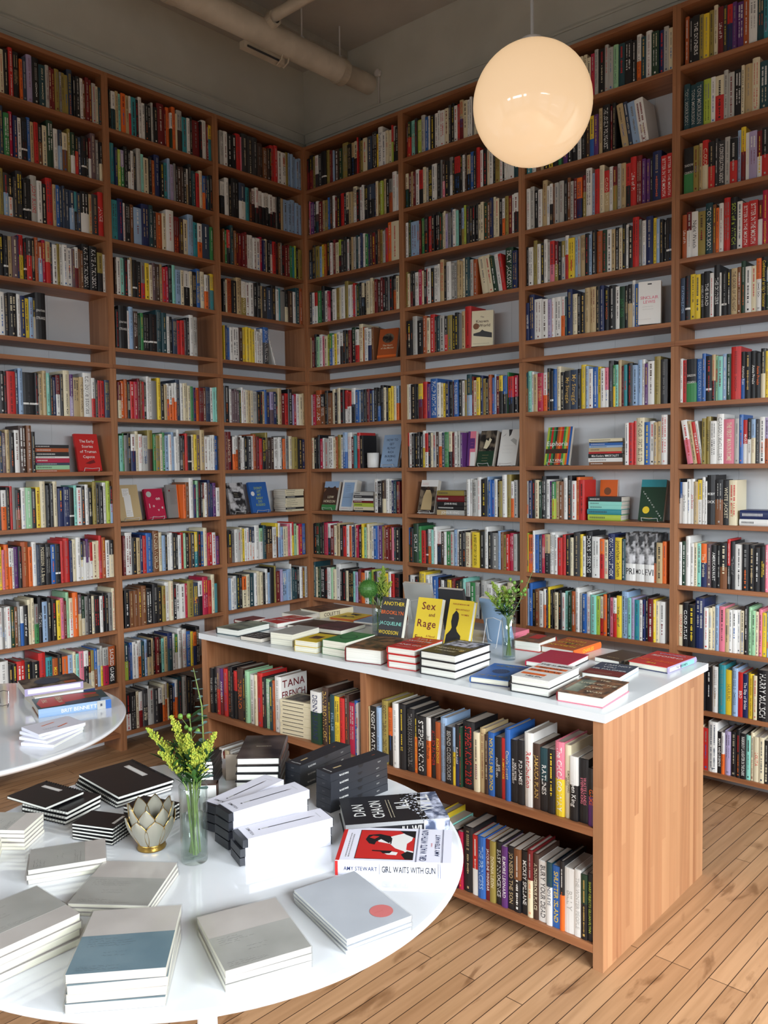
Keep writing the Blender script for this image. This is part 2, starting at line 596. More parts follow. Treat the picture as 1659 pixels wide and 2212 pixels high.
# ------------------------------------------------------------------ ceiling pipes
def smooth_tube(name, pts, r, mt, parent=None, seg=20):
    mb = MB(); mb.tube(pts, r, mt, seg); return mb.build(name, parent, smooth=True)
PX, PZ = 0.415, 4.0
t = empty('ceiling_pipe', T(PX, -1.5, PZ))
tag(t, 'thick painted pipe running under the ceiling into the far wall', 'pipe')
smooth_tube('pipe_run', [(0, -3.2, -0.02), (0, 1.43, 0.005)], 0.072, 'pipe_paint', t, 28)
smooth_tube('pipe_end', [(0, 1.4, 0.005), (0, 1.703, 0.008)], 0.060, 'pipe_paint', t, 28)
for y in (1.43, 0.2):
    mb = MB(); mb.lathe([(0.058, -0.025), (0.078, -0.025), (0.078, 0.025), (0.058, 0.025)], 'pipe_paint', 24)
    mb.build('collar', t, Matrix.Translation((0, y, 0)) @ Matrix.Rotation(PI/2, 4, 'X'), smooth=False)
for y in (1.11, 1.43, -1.2):
    mb = MB(); mb.tube([(0, y, 0.07), (0, y, 0.272)], 0.005, 'wire_white', 6); mb.ball((0, y, 0.082), 0.016, 'wire_white', 8, 6)
    mb.build('hanger_rod', t)
t = empty('branch_pipe', T(PX+0.05, -0.69, PZ+0.06))
tag(t, 'thin painted pipe branching off the thick ceiling pipe towards the right', 'pipe')
smooth_tube('pipe_run', [(0, 0, 0.0), (0.30, 0.11, 0.09), (4.4, 1.2, 0.15)], 0.032, 'pipe_paint', t, 14)
mb = MB(); mb.lathe([(0.03, -0.03), (0.042, -0.03), (0.042, 0.03), (0.03, 0.03)], 'pipe_paint', 18)
mb.build('collar', t, Matrix.Translation((0.02, 0.005, -0.015)) @ Matrix.Rotation(PI/2-0.2, 4, 'Y'))
mb = MB(); mb.box(0.135, 0.225, -3.5, 0.2, 4.235, 4.2795, 'pipe_paint')
tag(mb.build('cable_duct'), 'pale boxed duct along the ceiling behind the thick pipe', 'duct')
t = empty('pipe_junction', T(0.372, -0.65, 3.925))
tag(t, 'narrow conduit fitting clipped under the thick ceiling pipe', 'conduit fitting')
mb = MB(); mb.box(-0.03, 0.012, -0.15, 0.15, -0.026, 0.012, 'pipe_paint'); mb.build('housing', t)
mb = MB(); mb.tube([(0.016, -0.13, -0.016), (0.016, 0.1, -0.016)], 0.006, 'K', 8); mb.build('rail', t)
for y in (0.10, 0.15):
    mb = MB(); mb.tube([(-0.03, y, -0.01), (0.0, y, -0.036), (0.04, y, -0.02), (0.05, y, 0.02)], 0.005, 'pipe_paint', 6); mb.build('clip', t)
t = empty('pull_cord', T(0.5, 0.197, 4.05))
tag(t, 'white cord hanging from a wall bracket beside the pipe end', 'cord')
mb = MB(); mb.tube([(0, 0, 0), (0, -0.004, -0.12), (0.004, -0.002, -0.3)], 0.004, 'wire_white', 6); mb.build('cord', t)
mb = MB(); mb.lathe([(0.0, 0.0), (0.022, 0.0), (0.022, 0.02), (0, 0.02)], 'wire_white', 12)
mb.build('bracket', t, Matrix.Rotation(PI/2, 4, 'X'))

# ------------------------------------------------------------------ globe lamp
GR = 0.18
t = empty('pendant_lamp', T(2.725, -1.6226, 2.650))
tag(t, 'glowing round opal glass globe hanging from the ceiling on a white cord', 'lamp')
mb = MB()
mb.lathe([(0.0005, -GR)]+[(GR*math.cos(a), GR*math.sin(a)) for a in [(-PI/2+PI*i/32) for i in range(1, 31)]]+[(0.03, GR*0.985)], 'opal_glass', 64)
mb.build('globe_shade', t, smooth=True)
mb = MB(); mb.lathe([(0.0, GR+0.012), (0.034, GR+0.012), (0.036, GR-0.006), (0.03, GR-0.01)], 'wire_white', 24); mb.build('collar', t, smooth=True)
mb = MB(); mb.tube([(0, 0, GR+0.01), (0, 0, ZC-2.65-0.02)], 0.0055, 'wire_white', 10); mb.build('cord', t, smooth=True)
mb = MB(); mb.lathe([(0, ZC-2.69), (0.05, ZC-2.685), (0.06, ZC-2.655), (0.06, ZC-2.652)], 'wire_white', 24); mb.build('ceiling_rose', t, smooth=True)

# ------------------------------------------------------------------ bookcases
WL, WR, TS, DEP = 0.7212, 0.837, 0.019, 0.195
ROWZ = {1: 3.381, 2: 3.088, 3: 2.798, 4: 2.504, 5: 2.217, 6: 1.836, 7: 1.546, 8: 1.265, 9: .971, 10: .678, 11: .385, 12: .100}
BT = 0.021
CASEM, CASEN = {}, {}
for k in range(3):
    CASEM['L%d' % (3-k)] = T(0, -(k+1)*WL, 0, 90)
for k in range(4):
    CASEM['R%d' % (k+1)] = T(k*WR, 0, 0)
CASEN = {'L1': 'leftmost bookcase', 'L2': 'second bookcase left of the corner', 'L3': 'bookcase just left of the corner',
         'R1': 'bookcase just right of the corner', 'R2': 'second bookcase right of the corner', 'R3': 'bookcase right of the globe lamp',
         'R4': 'rightmost bookcase'}
def shelf_part(mb_name, parent, w, z, mt='wood_shelf'):
    mb = MB(); mb.box(TS+0.0005, w-TS-0.0005, 0, DEP, z-BT, z, mt); return mb.build(mb_name, parent)
for c, mtx in CASEM.items():
    w = WL if c[0] == 'L' else WR
    # corner posts: the two corner cases meet edge to edge
    for unit in ('upper', 'lower'):
        b = empty('bookcase', mtx)
        where = {'L1': 'at the left edge', 'L2': 'second left of the corner', 'L3': 'just left of the room corner', 'R1': 'just right of the room corner',
                 'R2': 'second right of the corner', 'R3': 'behind the globe lamp, third right of the corner', 'R4': 'at the right edge'}[c]
        tag(b, '%s wooden bookcase unit %s of the wall of books' % (unit, where) if c in ('L1', 'R4') else '%s wooden bookcase unit %s' % (unit, where), 'bookcase', 'wooden bookcases along the walls')
        z0, z1 = (2.1255, 3.665) if unit == 'upper' else (0.0, 2.102)
        for x in (0.0004, w-TS):
            mb = MB(); mb.box(x, x+TS-0.0004, 0, DEP, z0, z1, 'wood_side'); mb.build('side_panel', b)
        if unit == 'upper':
            mb = MB(); mb.box(TS+0.0005, w-TS-0.0005, 0, DEP, 3.643, 3.665, 'wood_shelf'); mb.build('top_panel', b)
            for r in range(1, 6):
                shelf_part('shelf', b, w, ROWZ[r])
        else:
            mb = MB(); mb.box(0.0004, w-0.0004, -0.002, DEP, 2.103, 2.125, 'wood_shelf'); mb.build('top_panel', b)
            for r in range(6, 13):
                shelf_part('shelf', b, w, ROWZ[r])
            mb = MB(); mb.box(TS+0.0005, w-TS-0.0005, DEP-0.02, DEP, 0.0, ROWZ[12]-BT-0.001, 'white_board'); mb.build('plinth', b)

# ------------------------------------------------------------------ island display table
IX0, IX1, IY0, IY1, IZ = 0.963, 2.955, -1.608, -0.80, 0.805
b = empty('island_bookshelf', T(IX0, IY0, 0))
tag(b, 'long wooden island shelf with white top and striped end panel', 'island shelf')
LX, LY = IX1-IX0, IY1-IY0
mb = MB(); mb.box(-0.005, LX+0.012, -0.012, LY+0.012, IZ-0.026, IZ, 'top_white'); mb.build('table_top', b)
mb = MB(); mb.box(0, 0.037, 0, LY, 0, IZ-0.0265, 'wood_side'); mb.build('end_panel', b)
mb = MB()
mb.box(LX-0.034, LX, 0.004, LY, 0, IZ-0.0265, 'wood_panel')
e = mb.build('end_panel', b)
mb = MB(); mb.box(LX-0.034, LX, 0, 0.0038, 0, IZ-0.0265, 'wood_panel'); mb.build('edge_strip', e)
mb = MB(); mb.box(0.993, 1.024, 0, LY, 0.0, IZ-0.0265, 'wood_side'); mb.build('divider', b)
for x0, x1 in ((0.0375, 0.9925), (1.0245, LX-0.0345)):
    mb = MB(); mb.box(x0, x1, 0.36, 0.376, 0.05, IZ-0.0265, 'wood_dark'); mb.build('back_panel', b)
    for z in (0.442, 0.076):
        mb = MB(); mb.box(x0, x1, 0, 0.3595, z-0.026, z, 'wood_shelf'); mb.build('shelf', b)
        mb = MB(); mb.box(x0, x1, 0.3765, LY, z-0.026, z, 'wood_shelf'); mb.build('shelf', b)

# ------------------------------------------------------------------ round tables
def round_table(x, y, r, label, legrot):
    b = empty('round_table', T(x, y, 0))
    tag(b, label, 'table', 'round white tables')
    mb = MB()
    z = 0.74
    mb.lathe([(0, z), (r-0.008, z), (r-0.003, z-0.001), (r, z-0.005), (r-0.001, z-0.010), (r-0.012, z-0.019), (r-0.05, z-0.026), (0, z-0.026)], 'table_white', 128)
    o = mb.build('table_top', b, smooth=True)
    for p in o.data.polygons:
        if abs(p.normal.z) > 0.98:
            p.use_smooth = False
    mb = MB(); mb.lathe([(0.05, 0.7135), (0.024, 0.66), (0.019, 0.45), (0.026, 0.2), (0.07, 0.06), (0.16, 0.022), (r*0.5, 0.010), (r*0.5, 0.0)], 'table_white', 48)
    mb.build('pedestal', b, smooth=True)
round_table(2.640, -2.836, 0.557, 'round glossy white table in the foreground covered with notebooks and boxes', 0)
round_table(1.305, -2.840, 0.542, 'round glossy white table at the left edge with a few books', 0)
TZ = 0.7405
IZT = IZ+0.0005

# ------------------------------------------------------------------ books standing on the shelves
BOOKS = """
L1R1 149 c21 k25 r21+ k32 o14 d22 v29+ k33+ T34 G19 R15 R15 Y23 g12 Y16 Y20 d28+ k12 k24 w16 n16 R20 R16 G21 c17 T13
L1R2 138 d21+ e28 m18 B22 w18 k'w29 b18 s19 r19 n^k26 c23 E34+ w27 l^d20 n^c28 Y16 w^E24 r^k16 d20 k'w29 k12 w^R12 u29+ g21 c^k16
L1R3 127 Y22+ l^K23 w^k23 K18 K32+ k'w19 k'w19 G33+ w24 k24 r34+ s15 b20 d15 d15 d25 l^d25 k^t15 d21 w^k47 s16 K37 r32+
L1R4 116 k21 k'w21 s21 u25 B8 y^r26 k'w13 r^K26 k17 O17 l^O22 m18 r^s22 d13 w23 Y14 w18 w23 w28 u14 R^w19 n14 n14 k38+ k44+ k^Y30 w17
L1R5 105 w25 K22 k40 w18 B22 y22 l19 G^K15 k53+
L1R6 91 k23 K15 r42 d16 l23+ k'w59 k'w16 g8 s16 s20 a21 k12 B21 w^R21 K17 c34+ v^p21 s35 s22 w49+ r^w18 K14 r18 r23 d27
L1R7 80 d16 u16 s20 k24 w24 N37+ n25+ k17
L1R8 70 K7 o^w27 k17 r14 g17 n^k25 w25 j29 K25 y22 c29+ k22 K19 c23+ B30 B31 k'w27 a16 w27 K20 w20 k24 Y20+ k16 k25 w21 L21+ l^k15
L1R9 59 y14 P11 o22 o^w14 w11 p22 k18 O37+ o19 w23 d15 k31 k27 b23 k'w28 r20 r32+ B16 c20 w25+ w^d17 w^u12 w^p17 w^u8 w^r17 c25 c9 r17+ O22 w22 c^k26
L1R10 48 w14 g11 w11 w18 E22 n15 g15 b^w15 k23 c19+ c15+ e^g19 k23+ l27 k24 k24 y20 P20 R16 j16+ w^c20 o29+ s^u17 c^E21 g17 k21 c13 k34 w17 k17 k18 g22 c18+
L2R1 15 k8 T^w25 s17 a17 o26 s22 r^w13 t31 k18 w22+ w18 k18 k23 G14 k23 R46+ R14 o23+ E^w14 o24+ c10 N^G38+ t29 w20 k20 R50 k15 w35+ R15 t^y21
L2R2 11 t25 B16 L17 e^v21 k25 w^k17 w17 K21 G26+ a17 c35 k18 O18 B36+ k23 t27 l18+ v23 g14 k14 N19 N19 k19 s^w14 k24+ T29 r24 c25 o^b20 B15 T15 k20
L2R3 9 t34 B34 w12 k29 n24 l48 B48+ T31+ K19 O37 c25 w51+ R39 N26 c33 l40+ t27 o^w34 d55 e21
L2R4 16 N10 w24 a25 k20 w15 s15 k'w25 k26 r^g26 y26 c21 u21 N27 s21 r22 m16 k27 a22 l33 c22 k^w45 c17 k29 b29+ c29 o^w24 g18 t^y30
L2R5 15 k17 k53+ w9 l27+ N27 E18 e18 k'w41 k'w47 T33+ T33+ w19 k19 d29 r25 r25 u15 k20 w30+ G31+
L2R6 11 c^R20 o20 O20 k16 r24 m21 R17 n12 r17 k13 w17+ w21+ g34 y22+ k22 s17 o^w18 o^w18 o^w18 o^w13 d27+ w18 c18 c14 c18 e18 B19 o23 R33 n19 d34 w19 a19 a12
L2R7 15 a19 e8 g19 k20 B^w31 c20 w28 G32 N^Y33+ e16 Y29 c17 e17 l25 w21 l17 w21 w17+ k17 n^k17 r18 k'w31 c18 y18 u23 s32+ w23 w18 w14 w19 b23 N5
L2R8 420 o17 n25 w29+ B17 j17 k21 k13 c^R13 w17 n9 B17 B18 p22 w27-
L2R9 16 R17 w42+ k25 s21 B17 r22 b39 T9 n40+ c22 l18 k18 w14 w18 k23 k14 w19 r19 j14 k24 n14 K24 t^y24 k24 b20 c25+ m15 r25 w25 p30-
L2R10 15 k30 n30 n26 n22 n31 k40 k36 k28 Y23 w28 c24+ k19 w29 w34 m15 Y44 d35 k^w30 m40+ r26 c26+ t21-
L3R1 22 G28 w28 k38 k29 r39 P10 K49+ K40+ K40+ N41 n31 N21 k10 r31+ r32+ w32 w32 Y22 l22 l22 l22 l22 l22
L3R2 24 k^w31 w31+ k19 k58+ w^d52 t26 N20 k^w33 k^w27 k^w27 k^w27 k^w28 k^w28 k^w28 g21 k21 s21 l43 l29 l37 l30 l21
L3R3 30 n15 e15 k^r26 T26+ n21 R21 R21 R21 R21 w22 w27 w22 w33 m22 B22 c17 k23 w^d23 r23 k23 n17 g17 k23 R24 R18 e24 t18 L18 k18 Y29
L3R4 21 k17 c17 O34 k35 s41 Y^w36 w30 w30 k30 k31 s12 K37 d38 k38 w26 t13 g39 c^k33 N40 w20 T34+ O31+
L3R5 23 y9 B13 b22 w22 w^w48 N27 y27 y23 y23 y23 w18 w18 w19 w19 K^b42+ w12~~
L3R6 16 k40 w16 u20 u20 u16 E16 w17 w21 c17 s17 c25 G34 k22 k17 s17 b22 B26 u^v27 B27 E13 s32+ R32 r28 k37+ v14 m23 w24 c24 s21
L3R7 11 R22+ R31+ k5 o^w23 o^w18 N18 w18 w18 k23 K28 w19 O24 R24 r24 k29 N^Y19+ N25 N25 w30 w10 w25 k10 o25 g31 c31 Y47 k42 B26
L3R9 13 n^k32 g27 w23 G18 c19 y19 w14 w19 w^d24 w^d24 w39 w^j29 T25 n^k50 w35 n^y20 l^w20 l20 c21 c21 P26 w10 y^r21 j26 c16 m27 b32
L3R10 15 l17 w21 w25 T4 k21 k21 c^o30 c26 T39 w22 c26 c22 k22 w22+ l18 k36+ Y14+ R37 v19 l42 l28 w14+ T24 T24 k24 w24 n20 G20
L1R11 37 w49+ k23 k19 r43 n^k35 k36 r36+ t33 O29 k25 E^o34 l26 c17 a17 P26 k^w26 G^R18 c^Y18 n^b18 l^G18 y^G14 m^G32 k^O41
L2R11 8 L^T21 B10 b17 w21 w14 o^w21 T21 l18 s^k25 s11 k18 R22 k18 a19 s22 T^B34 w15 w^e23 w27+ y4 w31+ b27 y16 B^o24 k28+
L2R12 7 w^k30 k34 c19 R^w23 K35 w8 G28 K28 k^w28 o^c20 o^w16 c^Y12 k25 o^b17 o^w17 T33+ G34+ k17 k21 K22
R1R1 1 R^k20 R^k31 Y24 K^w30 K30 k'w42 Y30 R23 R12 l12 N35 E29 Y51 k34 k^s22 k^c28 r11 k17 Y22 c33 d38 k43 y11 w37+ w26 c21 c21 L^r15 k^G20 k30
R1R2 2 k18 P6 p35 k17 T^w23 R34 s23 Y28 b22 N22 w22 R22 k27 r27 k22 k^c27 s32 w^c32+ k26 w21 w16 w5 k31 k^d51 B10 c20 Y25 L20 s20 k30 O^g25 w34+ w15
R1R3 3 d^k29 k29 Y40 l23 y23 O22 k33 w22 R22 c33 k^L22 K22 k27 w21 k21 s16 G21 T21 w16 B21 w21 e26 B15 N20 R25 k20 n20 Y20 G20 r20 o34+ c63+
R1R4 1 K28 w23 w^r23 e39 k28+ w28 P^m22 k27 w33 Y27 c11 w37 Y32+ w26 w16 r21 G10 E26 k20 k^c20 k15 c30 c25 s15 R25 N25 R20 k24 k19 g14 k24 O^k29 c24
R1R5 2 s11 R27 k22 j27 w27 P21 c26 L21 b^e26 w21 y21 w26 K^w26 k25 k25 R25 k^E40 r^w25 c34+ O15 w29 B^w29 n19
R1R6 1 G12 m26 O56+ n^k35 k30 n35 c25+ k24 c29+ k34 w^r29 w^r33 k^w38 b28 l23 d23 k23 R23 B27 l18 k27 b^k22 k27 c22 k17 y22 y17 c22 o^l21
R1R7 1 j4 c21 k27 k21 m26 w16 G42 w41 c21 O20 Y30 w20 b^l35+ w40+ R25 t24 r29+ k29
R1R8 564 w28 k37 c^N23 w32 w22 B18 T18 R26
R1R9 1 k4 k26 E31 k20 k20 m40 k^w25 R30 c25 s29 k29 r29 w24 o19 w14 B19 c14 m19 k28 y19 j23 c23 c23 w18 b27 v13 p27 Y13 O22 R26 R22 P17 T17 k34
R1R10 1 T15+ c18 E30 k36 k29 w35 j17 c23 w46+ k17 k28 c22 k50 a17 v22 R27 o33 w32 e21 L27 k21 G31 c26 y41 w26 r25 k40
R2R1 17 R12 r^E24 a30 K18 L29 G29 b23 w11 k34 w23 w17 w34 c28 K17 k22 w22 r16 R^s27 c27 w16 w16 g16 c16 w31 k26 w21 c20 r20 b20 k25 w20 G25 T20 c20 k19
R2R2 9 E^c21 k^R21 s16 R16 w26 k^r31 c21 G15 k30 w25 w10 k25 g15 P^N20 k29 w^g24 k15 k^r38 k14 w19 N14 k^s24 b23 k19 r23 w18 k27 c18 w23 k18 Y27 w18 k13 w13 w9 w39 T26
R2R3 5 w19 E23 l46 l14 R14 e27 k27 r27 k22 k35 E18 c13 c13 v17 g22 d13 w21 a17 k21 Y^l17 L13 K25 k21 k21 k16 c20 c20 E24 n16 B20 c16 c24 k20 o^w16 Y23 R23 w15 k^w27
R2R4 1 Y16 c15 R^k20 k20 w29 m24 c14 k19 r10 w24 k24 w28 w14 s28+ k18 w32 G27 g18 s18 s18 c18 T31 G26 O26 _26 c47~ c34~ E25~ w33~ r21~ E49+ B32
R2R5 1 k46 G35+ k46 O29 c23 r34 k17 T22 G33 r^k22 Y33 k22 k21 g27 s21 r42+
R2R6 1 c4 w27 k43 k11 R^y32 r32 p26 b52+ w26 c20 y20 B25 k25 R10 b30 k25 w20 Y15 l^T34+ R10 c24 y24 B19 Y19 k19 O19 b14 l14 R23 k^y23 k^b27 e9 k^r36 k^m22
R2R7 1 k^r9 w25 k20 k24 k19 k15 y^w24 w^r24 k19 c14 G24 N19 o^w28 d19 e28 k^c23 R18 w23 G18 p13
R2R8 433 w25 w20 G29 w29 k38 l14 b19 b19 w19 k14 Y19 w28+ Y27+ o^w18 G23
R2R9 1 E^b5 k29 E40+ e23 r34 k'w17 o^w28 a17 w22 k^w33 N22 w16 e32 G21 l26 w16 k26 k21 c31 s15 y46 k35 w25+ k25 g39 l19 n19 Y19 r19 m28 G23
R2R10 1 k5 w42 k30 y47+ w29 w23 b46 k23 k^w23 k22 O^y28 R28 k33 E22 a22 k^G32 e32 G32 k10 G36 w41 w51 c50 c40 N20
R3R1 13 k44 w36 c36 r35 d35 G28 T34 K27 c27 c20 c20 c20 m20 G20 k39 G19 G25 j25 T31 k37 k24 o^w24 T24 w30 E35 B23 G23 c22
R3R2 9 t26 w26 n26 s19 k31 y25 k31 e18 E12 p24 k24 k30 w24 k24 N23 b^y23 p23 s23 k40+ R11 k20+ _25 s33~ d22~ l38~ w43~
R3R3 5 w24 G24 k23 w23 s29+ w17 k^w17 n11 G23 G28 k22 n17 G17 R22 B^o27 Y^R22 w32+ l16 r26 c26+ s^r26 w21 Y^R20 G20 s25 k^r25 r30+ R29+ p19 p19 k14 B43+ r28 r23
R3R4 1 k16 w27 Y22+ w21 k21 w21+ G16 P^r26 Y^R21 k21 G^Y20 r^w20 y35 l15 G15 s30 k20 l15 k24 O34 E24 w24 s19 k19 c19 k18 w14 k23 r32+ g13 w22 B35+ y18 l17 k17 k13 k'w13 k'w13
R3R5 1 B18 B31+ w44 w37 v18 w18 w42 o^w24 T12 B29+ c29 k17 k23 s29+ s34+ k22 B22+ k28 k33 w22 E27 k16 s^k21 w16+ b21
R3R6 1 n^T5 a25 w13 s25 m31 o^w25 k18 k'w18 b24 c24+ k18 K35 d41 k17 y29 l17 w23 b28 y17 w22 w^P17 K27+ y^e11 a16 s16+ R16 t16 k27 l26 l21 w16 p15 w31 Y30+ K35
R3R7 564 w19 r24 r14 c42+ b28 w23 s14 s18 w32+
R3R8 1 G9 B22 k22 c21 E16 k27+ w21 p16 L^e21 s21 n21 w26 k25+ w25 o20 r30
R3R9 1 L4 o30 w12+ b24 d18 m18 k^s29 w29 w23 r28 r22 k22 c17 K38+ y16 w16 k38+ w43 r^o26 c21 B36+ y36 T20 w^G50+ w^G49+ w^G49+ o^k14 s29 o19
R3R10 1 l9 b21+ k21 n21 w26 o^w15 B10 y15 k15 k15 c20 k20 w20 a20 E20 O20 w24+ G19 b19 w29 a28 L23 r^c19 o18 k18 P18 r^w18 y23 l36+ a18 v18 t26 w17 B13 k13 R26 y13 c17 w29
R4R1 14 O19 k19 k31 Y19 y25 Y18 c18 R24 K18 B^r24 p18 p29 O23 w34 T28 t17
R4R2 12 T28 T27 T34 L33 w20 r^c39 G19 G26 k32 c13 s31 c31+ T37
R4R3 12 e^k47 Y23 s16 c^r29 r^k29 K13 K32 G22 r^k31 l15+ R^y21+ w15 v33 w^R21 r^k27
R4R4 7 O21 w^R24 w30 Y33 T33+ n16 o13 w19 r29+ k32+ w22 r28 r37 w^R21 m24+
R4R5 2 d21 k'w24 y24 y24 k17 k27 w17 k26+ w7 k'w26 k19 s26 n16 E19+ w25 c19 w^o22+ k24+ E9
R4R6 1 w13 r20 e^k46 b26 b16 k'w29 k^s16 j10 a22 l19 E19 r43+ b^k18 k24 k21 k21 c^k21 y12
R4R7 31 P^w28~ s18~ r18~ w12~ Y18 Y21 w27 w32+ P49 G20 b17 w^r20 w^k17 c^l17 K17 w22 O^v16
R4R8 1 w^k4 w^b13 w21 w16 w18 s16 w^y21 w13 w10 k38+ n^k35 k27 c34
R4R9 1 w16 E18 w21+ w18 c15 a18 B^o26 u23 k23 k17 n^k31 k^r14+ k20 w33 k28 k25 k24 k21 P13
R4R10 1 c21 k27 k33 B42+ w21 c15 c15 l20 P26 s17 w14 w20 w17 c17 k17 j14 j16 c14 P16 y21 l8
R4R11 1 k19 w28 k27 w27 k30 k30 w30 t33+ y29 l26 r22 B22 y25 c16 k49+
R4R12 1 r20 w27 k27 b20 c27 r26 w42+ k19 o^w13 v29 k25 k19 k25 a18 c15 c24 c21 k18
IL1 1 k4 k23 k23 r^u23 R^p22 r30 k29 k15 k^r22 N43+ k14 j28 w35 c21 r34+ k20 j27 T20 O13 w39+
IL1b 669 E^w55 N36+ k18 T23 y29 r29 N23 m28 b17 w4
IR1 1 s4 k32 l22 Y31+ k^o26 w30+ k34+ k38+ o^k13 k41 o^w20 k24 O20 l28 k31 y^l12 B^k15 E11 k49+ c22 s22 N14 b25 k28 r14 b21+ k28 k24 w33+ N26 k^T29 k26 y^P32+ c22+ k^w28 k33 p^k25-
IR2 162 k42 r26 w41 k35 y34+ a39 k33 m19 k42 w^r23 b32 R18 Y22 k26 p22 k26 k^n25 k25 c^R21 N20 w32 w^T20 b28 o^k16 w35 w23 k^E22 k15 k8
IL2 40 k20 w26 R14 c30 G22 k18 w24 r20 k26 s20 B24 w20
"""
TITLES = {}
def titles(cell, **kw):
    for k, v in kw.items():
        TITLES[(cell, int(k[1:]))] = v
# (lines of lettering down the spine, ink) ; '-' in front = letters set across the spine
titles('IR1', _1=(['NIGHT WATCH'], 'w'), _3=(['SCOTT TUROW  IDENTICAL'], 'N'), _7=(['THOMAS HARRIS HANNIBAL'], 'g'), _9=(['STEPHEN KING'], 'w'),
       _10=(['Jasper Fforde'], 'k'), _11=(['KILLED FATHER'], 'r'), _12=(['ROAD DOGS'], 'y'), _14=(['BEHIND CLOSED DOORS'], 'G'), _15=(['Gregory Mcdonald'], 'k'),
       _16=(['Ruth Rendell'], 'w'), _18=(['STEPHEN KING 11/22/63'], 'r'), _22=(['NO DEALS MR BOND'], 'y'), _23=(['JUSSI', 'ADLER-OLSEN'], 'w'),
       _24=(['A SIMPLE CASE'], 'y'), _25=(['Charlie Lovett'], 'c'), _26=(['NICK PETRIE', 'BURNING BRIGHT'], 'w'), _27=(['P.D.JAMES'], 'w'), _28=(['Retribution'], 'r'),
       _29=(['JAMAICA PLAIN'], 'gold'), _30=(['RATLINES'], 'w'), _32=(['The CHICAGO WAY'], 'w'), _33=(['ELMORE LEONARD', 'djibouti'], 'N'),
       _34=(['Stephen King'], 'w'), _35=(['WASTE LANDS', 'STEPHEN KING'], 'P'), _36=(['GAME'], 'o'))
titles('IR2', _10=(['THE PRINCESS'], 'l'), _11=(['JACQUELINE WINSPEAR'], 'w'), _12=(['DONNA LEON'], 'c'), _13=(['EASY INNOCENCE'], 'w'), _14=(['ELMORE LEONARD'], 'w'),
       _15=(['JO NESBO THE SON'], 's'), _17=(['MICKEY SPILLANE'], 'w'), _19=(['A DANGEROUS PLACE'], 'c'), _20=(['BURY YOUR DEAD'], 'K'),
       _21=(["MIND'S EYE"], 'd'), _22=(['SHUTTER ISLAND'], 'y'), _24=(['BILLY'], 'G'), _25=(['THE WINTER PEOPLE'], 'G'), _27=(['SHARP OBJECTS GILLIAN FLYNN'], 'L'),
       _28=(['GONE GIRL'], 'r'))
titles('IL1', _4=(['ANNE PERRY'], 'w'), _9=(['INFERNO'], 'o'), _0=(['THE GIRL WHO'], 'G'), _1=(['THE GIRL WHO'], 'G'), _2=(['THE GIRL WHO'], 'G'))
titles('IL1b', _0=(['DENNIS LEHANE'], 'B'), _1=(['DAN BROWN LOST'], 'gold'), _3=(['STILL LIFE'], 'l'))
titles('R4R2', _0=(['TONI MORRISON'], 'G'), _1=(['TONI MORRISON'], 'G'), _2=(['TONI MORRISON'], 'G'))
titles('R4R1', _2=(['THE DIVINERS'], 'w'), _7=(['Life of Pi'], 'w'))
titles('R4R3', _0=(['-SHADOW', '-COUNTRY'], 'w'), _3=(['CLOUD ATLAS'], 'c'), _6=(['A CONVERSATION ABOUT'], 'w'), _11=(['GHOST RIDER'], 'c'))
titles('R4R4', _0=(['Life of Pi'], 'w'), _2=(['Night Watch'], 'K'), _4=(['TONI MORRISON'], 'w'), _9=(['SON of a WITCH'], 'L'), _11=(['BITTER IN THE MOUTH'], 'w'), _12=(['BITTER IN THE MOUTH'], 'w'))
titles('R4R5', _0=(['STATION ELEVEN'], 'l'), _4=(["ANGELA'S ASHES"], 'w'), _5=(['THE ROAD'], 'w'), _7=(['THE DIVINERS'], 'w'), _11=(['THE ORDER OF THE NIGHT'], 'N'), _17=(['Confessions of an Ugly Stepsister'], 'y'))
titles('R4R6', _2=(['-SHADOW', '-COUNTRY'], 'w'), _3=(['SHADOW COUNTRY'], 'l'), _12=(['American Rust'], 'w'), _14=(['Annie Proulx'], 'w'), _15=(['Annie Proulx'], 'o'))
titles('R4R7', _2=(['THE HEART IS A'], 'w'), _5=(["Angela's Ashes"], 'K'), _7=(['CARSON McCULLERS'], 'g'), _8=(['THE FIRST MAN IN ROME'], 'c'), _11=(['McGUANE'], 'w'))
titles('R4R8', _0=(['LARRY McMURTRY'], 'w'), _1=(['LARRY McMURTRY'], 'w'), _2=(['Jane Bowles'], 'g'), _4=(['Jane Bowles'], 'r'), _9=(['-MOBY', '-DICK'], 'w'), _11=(['WHITE JACKET'], 'c'))
titles('R4R9', _6=(['The Tortoise'], 'c'), _8=(['AMERICAN RUST'], 'w'), _12=(['The Sound of'], 'g'), _17=(['HENRY MILLER', 'TROPIC OF CANCER'], 'y'))
titles('R4R10', _0=(['CLOUD ATLAS'], 'r'), _1=(['CLOUD ATLAS'], 'w'))
titles('R4R11', _8=(['HARUKI'], 'Y'), _10=(['BIRD'], 'w'), _11=(['The Ship of Brides'], 'w'), _14=(['HARRY MULISCH'], 'w'))
titles('R4R12', _7=(['MAPS AND LEGENDS'], 'w'), _12=(['NABOKOV LAUGHTER IN THE DARK'], 'w'), _15=(['LOLITA'], 'r'))
titles('R3R2', _18=(['THE LONELY POLYGAMIST'], 'w'))
titles('R3R3', _26=(['Life of Pi'], 'w'), _20=(['CLOUD ATLAS'], 'c'), _32=(['BITTER IN THE MOUTH'], 'w'), _33=(['BITTER IN THE MOUTH'], 'w'))
titles('R3R4', _33=(['HARPER LEE'], 'w'))
titles('R3R5', _0=(['HARPER LEE'], 'w'), _20=(['JUST KIDS'], 'e'))
